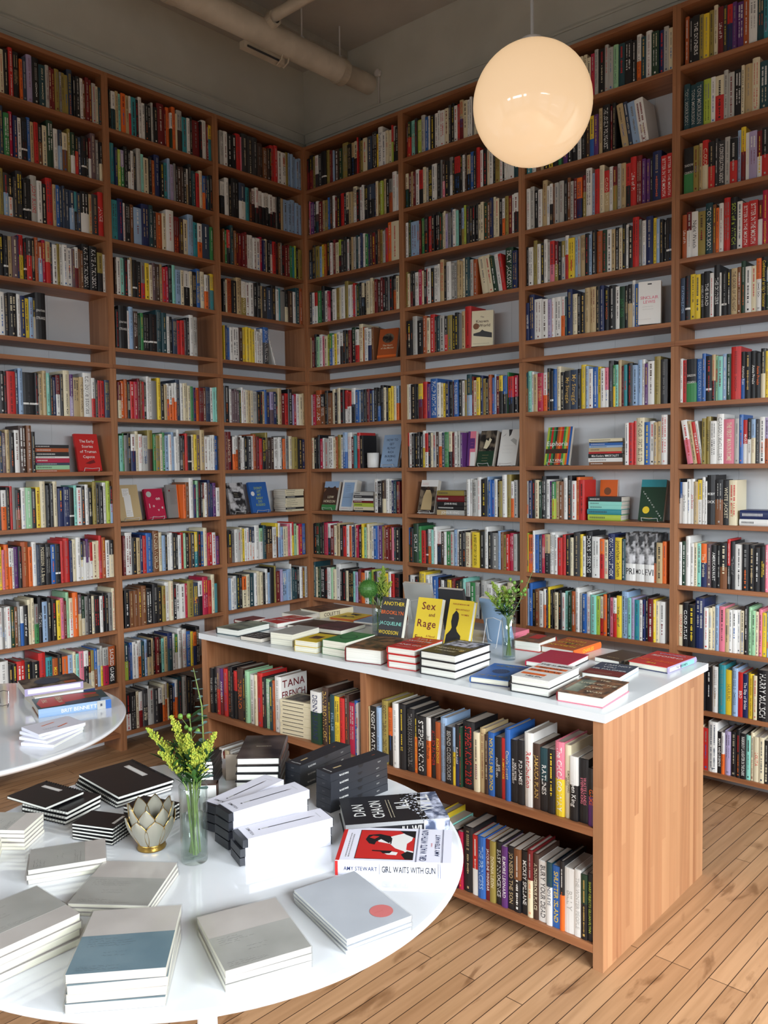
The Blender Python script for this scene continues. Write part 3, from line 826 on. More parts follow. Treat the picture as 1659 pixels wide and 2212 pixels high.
titles('R3R6', _11=(['My Struggle'], 'gold'), _12=(['My Struggle'], 'gold'), _26=(['KRAMER'], 'r'))
titles('R3R7', _3=(['THE HOUR I FIRST BELIEVED'], 'N'))
titles('R3R9', _16=(['DORIS LESSING'], 'w'), _20=(['JONATHAN LETHEM'], 'w'), _21=(['jonathan lethem'], 'N'), _23=(['-PRI'], 'k'), _24=(['-MO L'], 'k'), _25=(['-EVI'], 'k'))
titles('R3R10', _1=(['LUMINARK'], 'w'), _27=(['In the Light of'], 'd'))
titles('R2R4', _30=(['EMILY JACKSON'], 'w'))
titles('R2R6', _7=(['PHILIP ROTH THE'], 'w'), _14=(['THE OLD NEIGHBORHOOD'], 'w'))
titles('R2R9', _2=(['SHIRLEY'], 'w'), _20=(['A BRIEF HISTORY OF SEVEN'], 'k'))
titles('R1R6', _2=(['HERE I AM'], 'w'))
titles('R1R1', _23=(['Purity Franzen'], 'd'))
titles('L1R4', _23=(['KATE ATKINSON'], 'w'), _24=(['KATE ATKINSON'], 'w'))
titles('L1R5', _8=(['-JONATHAN', '-STRANGE'], 'w'))
titles('L2R5', _1=(['-JONATHAN', '-STRANGE'], 'w'))
titles('L1R6', _18=(['T.C. BOYLE  WOMEN'], 'N'), _19=(['t.c. boyle stories'], 'g'))
titles('L1R9', _11=(['POSSESSION  A.S. Byatt'], 'c'))
titles('L1R10', _8=(['a rumor of war'], 'w'), _12=(['THE TAN'], 'w'))
titles('L1R11', _8=(['MICHAEL C'], 'y'), _22=(['SACRED GAMES'], 'w'))
titles('L1R3', _7=(['JUDY BLUME'], 'r'), _22=(['JANICE'], 'w'))
titles('L2R9', _8=(['UNDERWORLD'], 'c'))
titles('L2R1', _20=(['UNDERWORLD'], 'c'))
titles('L2R12', _3=(['FOUCAULT'], 'r'))
titles('L3R4', _2=(['MICHAEL CHABON'], 'R'), _5=(['UNDERWORLD'], 'c'))
titles('L3R5', _14=(['JONATHAN FRANZEN'], 'w'))
titles('L3R10', _15=(['My Brilliant Friend'], 'k'))
titles('L3R7', _1=(['BARCHESTER'], 'c'))

DARK = set('kKRBTpENnduOemb')
RNG = random.Random(7)
def proj(p):
    d = Vector(p)-CAM
    z = d.dot(fw)
    return 829.5+F_PX*d.dot(rt)/z, 1106-F_PX*d.dot(up)/z, z
def spine_y(x, t, b):
    q = abs(x/t-0.5)*2
    return b*0.3*q/0.6 if q <= 0.6 else b*(0.3+0.7*(q-0.6)/0.4)
def upright(cov, pg, ttl, t, d, h, b, levels, paper, title, rng, M0):
    """one standing book: cover with slightly rounded spine, page block, lettering; M0 maps local points to the target mesh frame"""
    c = 0.0016 if paper else 0.0026
    P = [(0, d), (0, b), (0.2*t, 0.3*b), (0.5*t, 0), (0.8*t, 0.3*b), (t, b), (t, d)]
    f = lambda x, y, z: tuple(M0 @ Vector((x, y, z)))
    zs = [0]+[l[0]*h for l in levels]
    for i, (_, mt) in enumerate(levels):
        for a, q in zip(P, P[1:]):
            cov.quad(f(a[0], a[1], zs[i]), f(q[0], q[1], zs[i]), f(q[0], q[1], zs[i+1]), f(a[0], a[1], zs[i+1]), mt)
    top = levels[-1][1]
    yb = b+0.003
    cov.add([f(x, y, h) for x, y in ((0, b), (0.2*t, 0.3*b), (0.5*t, 0), (0.8*t, 0.3*b), (t, b), (t, yb), (0, yb))], [tuple(range(7))], top)
    for x0, x1 in ((0, c), (t-c, t)):
        cov.quad(f(x0, yb, h), f(x1, yb, h), f(x1, d, h), f(x0, d, h), top)
    cov.quad(f(c, yb, h), f(c, d, h), f(c, d, h-0.006), f(c, yb, h-0.006), top)
    cov.quad(f(t-c, d, h), f(t-c, yb, h), f(t-c, yb, h-0.006), f(t-c, d, h-0.006), top)
    hz = h-(0.0006 if paper else 0.004)
    pg.add([f(c, yb-0.001, hz), f(t-c, yb-0.001, hz), f(t-c, d-0.001, hz), f(c, d-0.001, hz), f(c, d-0.001, 0.001), f(t-c, d-0.001, 0.001)],
           [(0, 1, 2, 3), (3, 2, 5, 4)], 'pages_top')
    # lettering
    e = 0.0004
    tls = ttl if isinstance(ttl, list) else [ttl]
    ttl = tls[0]
    if title:
        lines, ink = title
        if lines[0][0] == '-':
            for i, s in enumerate(lines):
                s = s[1:]
                zc = h*(0.62-0.16*i) if len(lines) > 1 else h*0.20
                text(ttl, s, lambda u, v, zc=zc: f(0.5*t+u, spine_y(0.5*t+u, t, b)-e, zc+v), min(0.028, 0.3*t) if len(lines) > 1 else 0.03, 0.86*t, ink, True)
        else:
            n = len(lines)
            for i, s in enumerate(lines):
                xc = t*(0.5+(0.5-(i+0.5)/n)*0.62*(1 if n > 1 else 0))
                size = min(t*0.52/n, 0.026)
                text(tls[min(i, len(tls)-1)], s, lambda u, v, xc=xc: f(xc+v, spine_y(xc+v, t, b)-e, 0.5*h-u), size, h*0.86, ink, True)
    else:
        base = levels[len(levels)//2][1]
        if base in DARK:
            ink = rng.choice(['w', 'G', 'c', 'G', 's', 'g', 'gold', 'r' if base in 'kKBTE' else 'w', 'y'])
        else:
            ink = rng.choice(['k', 'K', 'g', 'g', 'R', 'd', 'N', 'r' if base in 'wcGs' else 'w'])
        rows = 1 if t < 0.026 or rng.random() < 0.6 else 2
        if rng.random() < 0.12:
            z0 = h*rng.uniform(0.1, 0.6)
            z1 = z0+h*rng.uniform(0.12, 0.3)
            mt = rng.choice(['K', 'w', 'c', 'r', 'd', 's', 'l', 'o'])
            for a, q in ((0.06, 0.5), (0.5, 0.94)):
                ttl.quad(f(a*t, spine_y(a*t, t, b)-e*0.4, z0), f(q*t, spine_y(q*t, t, b)-e*0.4, z0), f(q*t, spine_y(q*t, t, b)-e*0.4, z1), f(a*t, spine_y(a*t, t, b)-e*0.4, z1), mt)
        z = h*rng.uniform(0.88, 0.95)
        for part in range(2):
            ln = h*rng.uniform(0.22, 0.42)
            wq = t*rng.uniform(0.16, 0.34)/rows*(1.25 if rows == 2 else 1)
            wq = min(wq, 0.009)
            for r in range(rows):
                xc = t*0.5 if rows == 1 else t*(0.32+0.36*r)
                zz = z
                while zz > z-ln:
                    cw = wq*rng.uniform(0.45, 0.8)
                    hh = wq*rng.choice([0.5, 0.55, 0.9, 1.0]) if part else wq
                    x0, x1 = xc-hh/2, xc+hh/2
                    ttl.quad(f(x0, spine_y(x0, t, b)-e, zz-cw), f(x1, spine_y(x1, t, b)-e, zz-cw), f(x1, spine_y(x1, t, b)-e, zz), f(x0, spine_y(x0, t, b)-e, zz), ink)
                    zz -= cw+wq*(0.25 if rng.random() < 0.85 else 0.9)
            z -= ln+h*0.06
            if z < h*0.4:
                break
            if rng.random() < 0.3:
                ink = rng.choice(['w', 'c', 'o']) if base in DARK else rng.choice(['k', 'R', 'b'])
        if rng.random() < 0.6:
            s = min(0.3*t, 0.007)
            z0 = h*0.05
            x0, x1 = t/2-s/2, t/2+s/2
            ttl.quad(f(x0, spine_y(x0, t, b)-e, z0), f(x1, spine_y(x1, t, b)-e, z0), f(x1, spine_y(x1, t, b)-e, z0+s*1.2), f(x0, spine_y(x0, t, b)-e, z0+s*1.2), ink)

ORD = ['', 'first', 'second', 'third', 'fourth', 'fifth', 'sixth', 'seventh', 'eighth', 'ninth', 'tenth', 'eleventh', 'twelfth', 'thirteenth', 'fourteenth', 'fifteenth',
       'sixteenth', 'seventeenth', 'eighteenth', 'nineteenth', 'twentieth']
def shelf_name(c):
    if c[0] == 'I':
        bay = "left" if c[1] == 'L' else 'right'
        return ("island's %s bay's upper shelf" if c[2] == '1' else "island's %s bay's lower shelf") % bay
    r = int(c[3:])
    unit, n = ('upper', r) if r <= 5 else ('lower', r-5)
    pos = {'L1': 'leftmost bookcase', 'L2': 'second bookcase', 'L3': 'left corner bookcase', 'R1': 'right corner bookcase', 'R2': 'middle bookcase',
           'R3': "globe's bookcase", 'R4': 'rightmost bookcase'}[c[:2]]
    return '%s shelf of the %s %s' % (ORD[n] if n < 7 else 'bottom', unit, pos)
items = []
for line in BOOKS.strip().splitlines():
    q = line.split()
    c, x = q[0], int(q[1])/1000.0
    rng = random.Random(c)
    if c[0] == 'I':
        z = 0.4422 if c[2] == '1' else 0.0762
        mtx = T(1.0005 if c[1] == 'L' else 1.988, IY0+0.001, z)
        clear = 0.30
    else:
        z = ROWZ[int(c[3:])]+0.0002
        mtx = CASEM[c[:2]] @ Matrix.Translation((TS+0.0005, 0.0, z))
        clear = 0.262
    for i, tk in enumerate(q[2:]):
        if tk[0] == '_':
            x += int(tk[1:])/1000.0
            continue
        m = re.match(r"^([a-zA-Z])([\^'])?([a-zA-Z])?(\d+)([+\-~]*)$", tk)
        a, op, b2, w, fl = m.groups()
        t = int(w)/1000.0
        if t < 0.0045 and i > 10:
            x += t
            continue
        paper = rng.random() < 0.72 and '+' not in fl
        h = rng.uniform(0.196, 0.212) if paper else rng.uniform(0.205, 0.225)
        if '+' in fl:
            h = rng.uniform(0.226, 0.240)
        if '-' in fl:
            h = rng.uniform(0.168, 0.178)
        if c[0] == 'I':
            h *= 1.02
        h = min(h, clear-0.006)
        d = h*rng.uniform(0.62, 0.66)
        if op == '^':
            cut = rng.uniform(0.42, 0.62)
            lv = [(cut, a), (1.0, b2)]
        elif op == "'":
            lv = [(0.24, a), (0.285, b2), (1.0, a)]
        else:
            lv = [(1.0, a)]
        if c == 'R3R9' and i in (23, 24, 25):
            lv = [(0.36, 'w'), (1.0, 'blotch_grey')]; h = 0.238
        b = min(0.10*t, 0.0024) if paper else min(0.2*t, 0.0055)
        items.append(dict(c=c, i=i, x=x, t=t-0.0003, h=h, d=d, b=b, lv=lv, paper=paper, fl=fl, a=a, op=op, b2=b2, mtx=mtx, y=rng.uniform(0.006, 0.016), rng=random.Random(c+str(i))))
        x += t
# the books that show largest become single things, the rest one mass
vis = []
for k, it in enumerate(items):
    P = it['mtx'] @ Vector((it['x']+it['t']/2, it['y'], it['h']/2))
    u, v, z = proj(P)
    n = it['mtx'].to_3x3() @ Vector((0, -1, 0))
    a = it['t']*it['h']*(F_PX/z)**2*max(0.05, n.dot((CAM-P).normalized()))
    hid = u < 2 or u > 1657 or v < 0 or (it['c'] in ('R4R11', 'R4R12') and u < 1545) or (it['c'] == 'R3R11') or (it['c'] == 'IR2' and u < 1015) \
        or (it['c'] == 'L2R12' and u > 400) or (it['c'] == 'L1R11' and v > 1480) or it['c'] == 'IL2'
    it['area'] = 0 if hid else a
    it['uv'] = (u, v)
NSOLO = 200
COVERS = {('IL1', 19): (['TANA', 'FRENCH'], 'R'), ('IR1', 7): (['THOMAS'], 'G'), ('IL1b', 1): (['DAN BROWN'], 'k'), ('IR1', 26): (['HAUNTED'], 'l')}
order = sorted(range(len(items)), key=lambda k: -items[k]['area'])
solo = set(order[:NSOLO])
cov, rest = None, MB()
def lean_mtx(it):
    if '~~' in it['fl']:
        return Matrix.Translation((it['x']+0.055, it['y'], 0.0)) @ Matrix.Rotation(math.radians(-17), 4, 'Y')
    if '~' in it['fl']:
        return Matrix.Translation((it['x']+0.008, it['y'], 0.0)) @ Matrix.Rotation(math.radians(-9), 4, 'Y') @ Matrix.Translation((0.0, 0, it['t']*math.sin(math.radians(9))*0))
    return Matrix.Translation((it['x'], it['y'], 0))
def desc(it):
    s = CNAME[it['a']]
    if it['op'] == '^':
        s += ' and '+CNAME[it['b2']]
    elif it['op'] == "'":
        s += ' white-banded'
    sz = ''
    if it['t'] > 0.04:
        sz = 'thick '
    elif it['t'] < 0.014:
        sz = 'thin '
    elif it['h'] > 0.226:
        sz = 'tall '
    return sz+s
shelf_desc = {}
for it in items:
    it['ds'] = desc(it)
    key = it['c'].rstrip('b')
    shelf_desc.setdefault((key, it['ds']), []).append(it)
INK = {'w': 'white', 'r': 'red', 'y': 'yellow', 'o': 'orange', 'L': 'green', 'c': 'cream', 'gold': 'gold'}
for k, it in enumerate(items):
    title = TITLES.get((it['c'], it['i']))
    if k in solo:
        cov, pg, tl = MB(), MB(), [MB()]
        if title and len(title[0]) > 1 and title[0][0][0] != '-':
            tl = [MB() for _ in title[0]]
        upright(cov, pg, tl, it['t'], it['d'], it['h'], it['b'], it['lv'], it['paper'], title, it['rng'], Matrix())
        o = cov.build('book')
        o.matrix_world = it['mtx'] @ lean_mtx(it)
        pg.build('page_block', o)
        for q in tl:
            if q.v:
                q.build('spine_lettering', o)
        cvr = COVERS.get((it['c'], it['i']))
        if cvr:
            q = MB()
            for j, s_ in enumerate(cvr[0]):
                text(q, s_, lambda u, v, j=j: (it['t']+0.0004, it['d']*0.5+u, it['h']*(0.86-0.2*j)+v), it['h']*0.13, it['d']*0.86, cvr[1], True)
            q.build('cover_lettering', o)
        key = it['c'].rstrip('b')
        same = shelf_desc[(key, it['ds'])]
        n = len(same)
        sn = shelf_name(it['c'])
        ink = (' with %s lettering' % INK[title[1]]) if title and title[1] in INK and n > 1 and len(it['ds'].split()) == 1 else ''
        if n == 1:
            lab = 'only %s book on the %s' % (it['ds'], sn)
        else:
            j = same.index(it)+1
            w = 'leftmost' if j == 1 else ('rightmost' if j == n else (ORD[j]+' leftmost'))
            lab = '%s %s book on the %s' % (w, it['ds'], sn)
        if len(lab.replace("'", ' ').split()) > 16:
            lab = lab.replace(' the ', ' ')
        tag(o, lab, 'book', 'books on the '+sn)
    else:
        upright(rest, rest, rest, it['t'], it['d'], it['h'], it['b'], it['lv'], it['paper'], title, it['rng'], it['mtx'] @ lean_mtx(it))
o = rest.build('shelved_books')
tag(o, 'rows of smaller upright books filling the far wall shelves', 'books', None, 'stuff')

# ------------------------------------------------------------------ lying and displayed books
def book(mtx, ln, wd, th, cover='cover_black', pages='pages', hard=True, art=(), spine=None, label='', group=None, cat='book', name='book', edge=None, spine_col=None):
    """canonical frame: x along the spine from the head (0) to the foot (ln), y away from the spine, z up through the front cover"""
    c = min(0.0026, th*0.2) if hard else min(0.0008, th*0.15)
    ov = 0.0032 if hard else 0.0004
    mb = MB()
    mb.box(0, ln, 0.002, wd, 0, c, edge or cover)
    mb.box(0, ln, 0.002, wd, th-c, th, cover)
    bu = min(0.004, th*0.15) if hard else 0.0004
    pr = [(0.002, 0), (0.002-bu*0.8, th*0.2), (0.002-bu, th*0.5), (0.002-bu*0.8, th*0.8), (0.002, th)]
    for (ya, za), (yb, zb) in zip(pr, pr[1:]):
        mb.quad((0, ya, za), (0, yb, zb), (ln, yb, zb), (ln, ya, za), spine_col or cover)
    inn = [(ln, y, z) for y, z in pr]
    for x in (0, ln):
        mb.add([(x, y, z) for y, z in pr]+[(x, 0.004, th), (x, 0.004, 0)], [tuple(range(7))], spine_col or cover)
    o = mb.build(name)
    o.matrix_world = mtx
    if label:
        tag(o, label, cat, group)
    mb = MB()
    # page block with a slightly hollowed fore-edge
    p = [(ov, 0.004), (ln-ov, 0.004), (ln-ov, wd-ov), (ov, wd-ov)]
    mb.box(ov, ln-ov, 0.003, wd-ov, c+0.0002, th-c-0.0002, pages)
    mb.build('page_block', o)
    pr_, tx = MB(), MB()
    e = 0.0003
    for a in art:
        k = a[0]
        f = lambda u, v, h=0: (ln-v, u, th+e+h)
        if k == 'rect':
            u0, u1, v0, v1 = a[1]*wd, a[2]*wd, a[3]*ln, a[4]*ln
            h = 0.0001*(len(a) > 6 and a[6] or 0)
            pr_.quad(f(u0, v0, h), f(u1, v0, h), f(u1, v1, h), f(u0, v1, h), a[5])
        elif k == 'poly':
            h = 0.0001*a[3]
            pr_.add([f(u*wd, v*ln, h) for u, v in a[1]], [tuple(range(len(a[1])))], a[2])
        elif k == 'disc':
            r, h = a[3]*wd, 0.0001*(a[5] if len(a) > 5 else 1)
            pr_.add([f(a[1]*wd+r*math.cos(2*PI*i/20), a[2]*ln+r*math.sin(2*PI*i/20), h) for i in range(20)], [tuple(range(20))], a[4])
        elif k == 'text':
            _, s, uc, vc, sz, mw, mt = a[:7]
            text(tx, s, lambda u, v: f(uc*wd+u, vc*ln+v, 0.0005), sz*wd, mw*wd, mt, True)
        elif k == 'vtext':   # running up the cover
            _, s, uc, vc, sz, mw, mt = a[:7]
            text(tx, s, lambda u, v: f(uc*wd-v, vc*ln+u, 0.0005), sz*wd, mw*ln, mt, True)
        elif k == 'lines':   # rows of small print
            _, u0, u1, v0, v1, n, mt = a
            rg = random.Random(len(label)+n)
            for i in range(n):
                v = (v1-(v1-v0)*(i+0.5)/n)*ln
                u = u0*wd
                while u < u1*wd*rg.uniform(0.8, 1.0):
                    w = wd*rg.uniform(0.015, 0.05)
                    tx.quad(f(u, v-0.0007, 0.0004), f(u+w, v-0.0007, 0.0004), f(u+w, v+0.0007, 0.0004), f(u, v+0.0007, 0.0004), mt)
                    u += w+wd*0.012
        elif k == 'scrib':   # loose handwriting
            _, u0, u1, v0, v1, n, mt = a
            rg = random.Random(int(u0*100)+n)
            for i in range(n):
                v = (v1-(v1-v0)*(i+0.5)/max(n, 1))*ln
                u = u0*wd
                ue = u+(u1-u0)*wd*rg.uniform(0.5, 1.0)
                py = v
                while u < ue:
                    nu = u+rg.uniform(0.0012, 0.003)
                    nv = v+rg.uniform(-0.0016, 0.0016)
                    tx.quad(f(u, py-0.00025, 0.0004), f(nu, nv-0.00025, 0.0004), f(nu, nv+0.00025, 0.0004), f(u, py+0.00025, 0.0004), mt)
                    py = nv
                    u = nu+(rg.uniform(0.001, 0.004) if rg.random() < 0.22 else 0)
    if pr_.v:
        pr_.build('cover_picture', o)
    if tx.v:
        tx.build('cover_lettering', o)
    if spine:
        st = MB()
        yo = 0.002-bu-0.0004
        for a in spine:
            if a[0] == 'text':
                _, s, xc, sz, mw, mt = a[:6]
                z0 = a[6] if len(a) > 6 else 0.5
                text(st, s, lambda u, v: (xc*ln+u, yo, z0*th+v), sz*th, mw*ln, mt, True)
            else:
                _, x0, x1, z0, z1, mt = a
                st.quad((x0*ln, yo+0.0001, z0*th), (x1*ln, yo+0.0001, z0*th), (x1*ln, yo+0.0001, z1*th), (x0*ln, yo+0.0001, z1*th), mt)
        st.build('spine_lettering', o)
    return o
def flat(cx, cy, th, R, L, z, side='y1'):
    """matrix and size for a book lying at a centre, R along th, L along th+90, spine on the given side"""
    if side == 'y0':
        return T(cx, cy, z, th) @ Matrix.Translation((-R/2, -L/2, 0)), R, L
    if side == 'y1':
        return T(cx, cy, z, th+180) @ Matrix.Translation((-R/2, -L/2, 0)), R, L
    if side == 'x0':
        return T(cx, cy, z, th-90) @ Matrix.Translation((-L/2, -R/2, 0)), L, R
    return T(cx, cy, z, th+90) @ Matrix.Translation((-L/2, -R/2, 0)), L, R
def lie(cx, cy, th, R, L, H, z, side, label, cover, n=0, **kw):
    m, a, b = flat(cx, cy, th, R, L, z, side)
    return book(m, a, b, H-0.0004, cover, label=label, **kw)
def pile(cx, cy, th, R, L, H, n, z, side, labels, cover, jit=1.5, group=None, art=(), **kw):
    rg = random.Random(int(cx*1000))
    q = H/n
    for i in range(n):
        lie(cx+rg.uniform(-.002, .002), cy+rg.uniform(-.002, .002), th+rg.uniform(-jit, jit), R, L, q, z+i*q, side, labels[n-1-i], cover,
            art=art if i == n-1 else (), group=group, **kw)
LEVEL = {2: ['upper', 'lower'], 3: ['top', 'middle', 'bottom'], 4: ['top', 'second', 'third', 'bottom'], 5: ['top', 'second', 'third', 'fourth', 'bottom']}
def stack_labels(n, fmt):
    return [fmt % w for w in LEVEL[n]]
G1 = 'books lying on the island table'
I = IZT
TR_ = ('rect', 0, 1, 0, 1)
lie(1.095, -1.470, 96, .205, .140, .030, I, 'y1', "grey-green hardcover with a misty picture at the island's far left end", 'blotch_teal', group=G1, edge='T', pages='pages_white', spine_col='k')
lie(1.290, -1.540, 96, .110, .124, .018, I, 'y1', 'small black book with white lettering behind the pale pile, island front edge', 'k', hard=False, group=G1, pages='pages',
    art=[('text', 'MEMORIES', .5, .7, .09, .9, 'w'), ('text', 'OF THE PAST', .5, .45, .09, .9, 'w'), ('text', 'COLLECTED', .5, .2, .09, .9, 'w')])
pile(1.452, -1.477, 99, .184, .122, .052, 2, I, 'y1', stack_labels(2, '%s of two pale grey paperbacks stacked left of the yellow pair'), 'G', hard=False, group=G1, pages='pages_cream',
     art=[('lines', .08, .92, .2, .9, 7, 'd')])
lie(1.105, -1.210, 84, .208, .135, .021, I, 'y1', 'red paperback with thin white stripes near the far left of the island', 'r', hard=False, group=G1, pages='pages_white',
    art=[('poly', [(.0, .2), (1, .36), (1, .39), (0, .23)], 'w', 1), ('poly', [(.0, .5), (1, .6), (1, .63), (0, .53)], 'w', 1), ('poly', [(.2, 0), (.25, 0), (.7, 1), (.65, 1)], 'w', 1), ('text', 'NOVEL', .4, .82, .12, .7, 'c')])
lie(1.415, -1.170, 97, .186, .165, .018, I, 'y1', 'dark purple book lying beside the left flower vase on the island', 'blotch_purple', hard=False, group=G1, pages='pages_cream',
    art=[('lines', .15, .85, .1, .25, 2, 'c')])
lie(1.248, -1.190, 99, .170, .150, .014, I, 'y1', 'flat dark brown book between the red striped and the purple book', 'N', hard=False, group=G1)
pile(1.623, -1.502, 98, .181, .113, .045, 2, I, 'y1', stack_labels(2, '%s of two yellow-covered paperbacks between the pale pile and green pair'), 'y', hard=False, group=G1, pages='pages_cream',
     art=[('rect', .25, .7, .3, .6, 'blotch_brown', 1), ('rect', .0, 1, .86, .97, 'K', 1)])
pile(1.772, -1.475, 94, .190, .122, .060, 2, I, 'y1', stack_labels(2, '%s of two green-covered paperbacks in front of the left vase'), 'e', hard=False, group=G1, pages='pages_cream',
     art=[('disc', .5, .5, .3, 'E'), ('disc', .5, .5, .26, 'e', 2), ('lines', .2, .8, .8, .92, 2, 'c')])
lie(1.083, -0.920, 85, .217, .160, .034, I, 'y0', 'cream hardcover with black COLETTE spine near the far island edge', 'c', group=G1, pages='pages', spine_col='c',
    art=[('rect', 0, 1, 0, 1, 'blotch_brown', 1)], spine=[('text', 'COLETTE', .35, .5, .6, 'N')])
lie(1.262, -0.930, 97, .150, .150, .013, I, 'y1', 'yellow book with a black drawing beside the cream hardcover', 'y', hard=False, group=G1, pages='O',
    art=[('poly', [(.2, .2), (.4, .6), (.3, .9), (.75, .8), (.6, .5), (.8, .3)], 'K', 1), ('disc', .5, .5, .15, 'y', 2)])
lie(1.42, -0.945, 99, .150, .120, .014, I, 'y1', 'pale blue paperback behind the left flower vase', 'l', hard=False, group=G1)
pile(0.99, -1.345, 92, .12, .09, .030, 2, I, 'y1', stack_labels(2, '%s of two small dark red books at the far left island edge'), 'R', hard=True, group=G1)
lie(1.045, -1.06, 92, .12, .16, .024, I, 'y1', 'grey book with plain cover behind the red striped paperback', 'G', hard=False, group=G1)
lie(1.00, -0.90, 92, .16, .0, .024, I, 'y1', '', 'G') if False else None
lie(0.925+0.105, -0.835, 90, .06, .15, .022, I, 'y1', 'bright blue book at the far left corner of the island', 'b', hard=False, group=G1)
lie(1.928, -1.471, 102, .238, .160, .057, I, 'y1', 'thick reddish brown patterned hardcover at the island front, left of the red pile', 'blotch_brown', group=G1, edge='R', pages='pages_white', spine_col='R',
    art=[('lines', .1, .9, .2, .9, 8, 's')])
pile(2.118, -1.471, 97, .200, .124, .080, 3, I, 'y1', stack_labels(3, '%s of three red hardcovers stacked at the island front'), 'r', group=G1, pages='pages_white', jit=1,
     art=[('text', 'STAY', .5, .84, .14, .85, 'w'), ('text', 'WITH ME', .5, .66, .14, .85, 'w'), ('text', 'TONIGHT', .5, .48, .14, .85, 'B'), ('text', 'AND GO', .5, .30, .14, .85, 'w'), ('lines', .2, .8, .08, .16, 2, 'w')])
pile(2.293, -1.455, 93, .235, .152, .085, 3, I, 'y1', stack_labels(3, '%s of three black hardcovers stacked at the middle of the island front'), 'cover_jacket', group=G1, pages='pages_white', jit=.8,
     art=[('rect', .1, .9, .55, .95, 'blotch_ice', 1), ('text', 'INDRIDASON', .5, .36, .1, .8, 'c'), ('text', 'STRANGE', .5, .2, .09, .6, 'c'), ('disc', .86, .3, .06, 'gold', 2)])
lie(2.320, -0.945, 95, .160, .115, .040, I, 'x1', 'dark book with a red picture and crimson boards right of the right vase', 'blotch_brown', group=G1, pages='pages_white', edge='r', spine_col='r',
    art=[('rect', .1, .6, .3, .7, 'r', 1)])
lie(2.462, -0.905, 88, .210, .150, .028, I, 'y0', 'orange hardcover with yellow lettering behind the crimson book', 'O', group=G1, pages='pages_white', spine_col='o',
    art=[('text', 'MURKAN', .55, .76, .13, .8, 'y'), ('text', 'TO RULES', .5, .5, .13, .8, 'y'), ('text', 'TRIVIAL', .55, .26, .13, .7, 'y'), ('poly', [(.2, .45), (.5, .42), (.8, .5), (.6, .55), (.5, .66), (.42, .54)], 'N', 2)],
    spine=[('text', 'CHARLES', .5, .5, .5, 'y')])
lie(2.528, -1.130, 95, .215, .160, .022, I, 'y1', 'crimson hardcover with thin line drawing at the centre right of the island', 'm', group=G1, pages='pages_white', edge='k',
    art=[('scrib', .35, .85, .2, .9, 5, 'c')])
lie(2.484, -1.446, 101, .215, .143, .023, I, 'y1', 'blue hardcover with yellow lettering right of the black pile', 'b', group=G1, pages='pages_cream', edge='B',
    art=[('text', 'THE MARVELS', .55, .84, .11, .8, 'Y'), ('text', 'OF THE SEA', .5, .16, .10, .8, 'Y'), ('disc', .5, .5, .22, 'B'), ('lines', .15, .9, .3, .7, 5, 'l')])
pile(2.668, -1.454, 94, .232, .140, .055, 2, I, 'y1', stack_labels(2, '%s of two white and orange hardcovers at the island front'), 'w', group=G1, pages='pages_white', edge='k', spine_col='k', jit=.8,
     art=[('text', 'THE SUMMER', .5, .85, .12, .85, 'k'), ('rect', .08, .92, .62, .72, 'o', 1), ('text', 'BEFORE', .5, .67, .12, .8, 'k'), ('rect', .08, .92, .42, .54, 'o', 1), ('text', 'THE WAR', .5, .48, .12, .8, 'k'), ('rect', .08, .7, .2, .3, 'o', 1), ('text', 'HELEN', .5, .12, .1, .6, 'k')])
lie(2.845, -1.458, 95, .227, .152, .033, I, 'y1', "brown and teal pictured hardcover at the island's near right corner", 'blotch_brown', group=G1, pages='pages_white', edge='P', spine_col='R',
    art=[('rect', .1, .4, .1, .8, 'blotch_teal', 1), ('text', 'THE', .55, .85, .09, .4, 'c'), ('text', 'LIVES OF THE', .55, .62, .09, .8, 'c'), ('text', 'SAVED', .55, .42, .09, .6, 'c'), ('text', 'WAR', .7, .2, .1, .4, 'c')])
lie(2.757, -1.160, 95, .188, .138, .017, I, 'y1', 'dark blue and red book with white lettering at the right of the island', 'blotch_teal', hard=False, group=G1, pages='pages_white', edge='l',
    art=[('rect', 0, 1, 0, .4, 'R', 1), ('rect', 0, 1, .4, 1, 'd', 1), ('text', 'I AM NOT', .55, .82, .11, .8, 'w'), ('text', 'YOU', .4, .64, .11, .4, 'w'), ('text', 'MR PALOMER', .5, .46, .1, .9, 'w'), ('lines', .1, .8, .06, .2, 2, 'c')])
lie(2.690, -0.935, 82, .180, .110, .017, I, 'y0', 'dark book with brown print between the orange and the red book', 'N', hard=False, group=G1, pages='pages_white', spine_col='blotch_dark',
    art=[('lines', .1, .9, .2, .9, 8, 'n'), ('text', 'LE BLUES', .5, .8, .08, .6, 's')])
lie(2.845, -0.915, 86, .225, .155, .023, I, 'y0', "red hardcover with coloured lettering at the island's far right corner", 'r', group=G1, pages='pages_cream', spine_col='v', edge='B',
    art=[('text', 'THE', .5, .88, .1, .4, 'y'), ('text', 'FISHERMEN', .5, .70, .15, .9, 'o'), ('text', 'CHIGOZIE', .5, .34, .12, .9, 'w'), ('text', 'OBIOMA', .5, .16, .12, .9, 'v'), ('scrib', .3, .7, .44, .58, 3, 'k')],
    spine=[('rect', .05, .4, .2, .8, 'w'), ('rect', .45, .9, .15, .85, 'a'), ('text', 'THE FISHERMEN', .45, .4, .6, 'B')])
for i, w in enumerate(('bottom', 'upper')):
    lie(2.125+.012*i, -0.85, 88, .15, .10, .017, I+.0172*i, 'x1', '%s of two pink paperbacks behind the right vase' % w, 'P', hard=False, group=G1, pages='P')

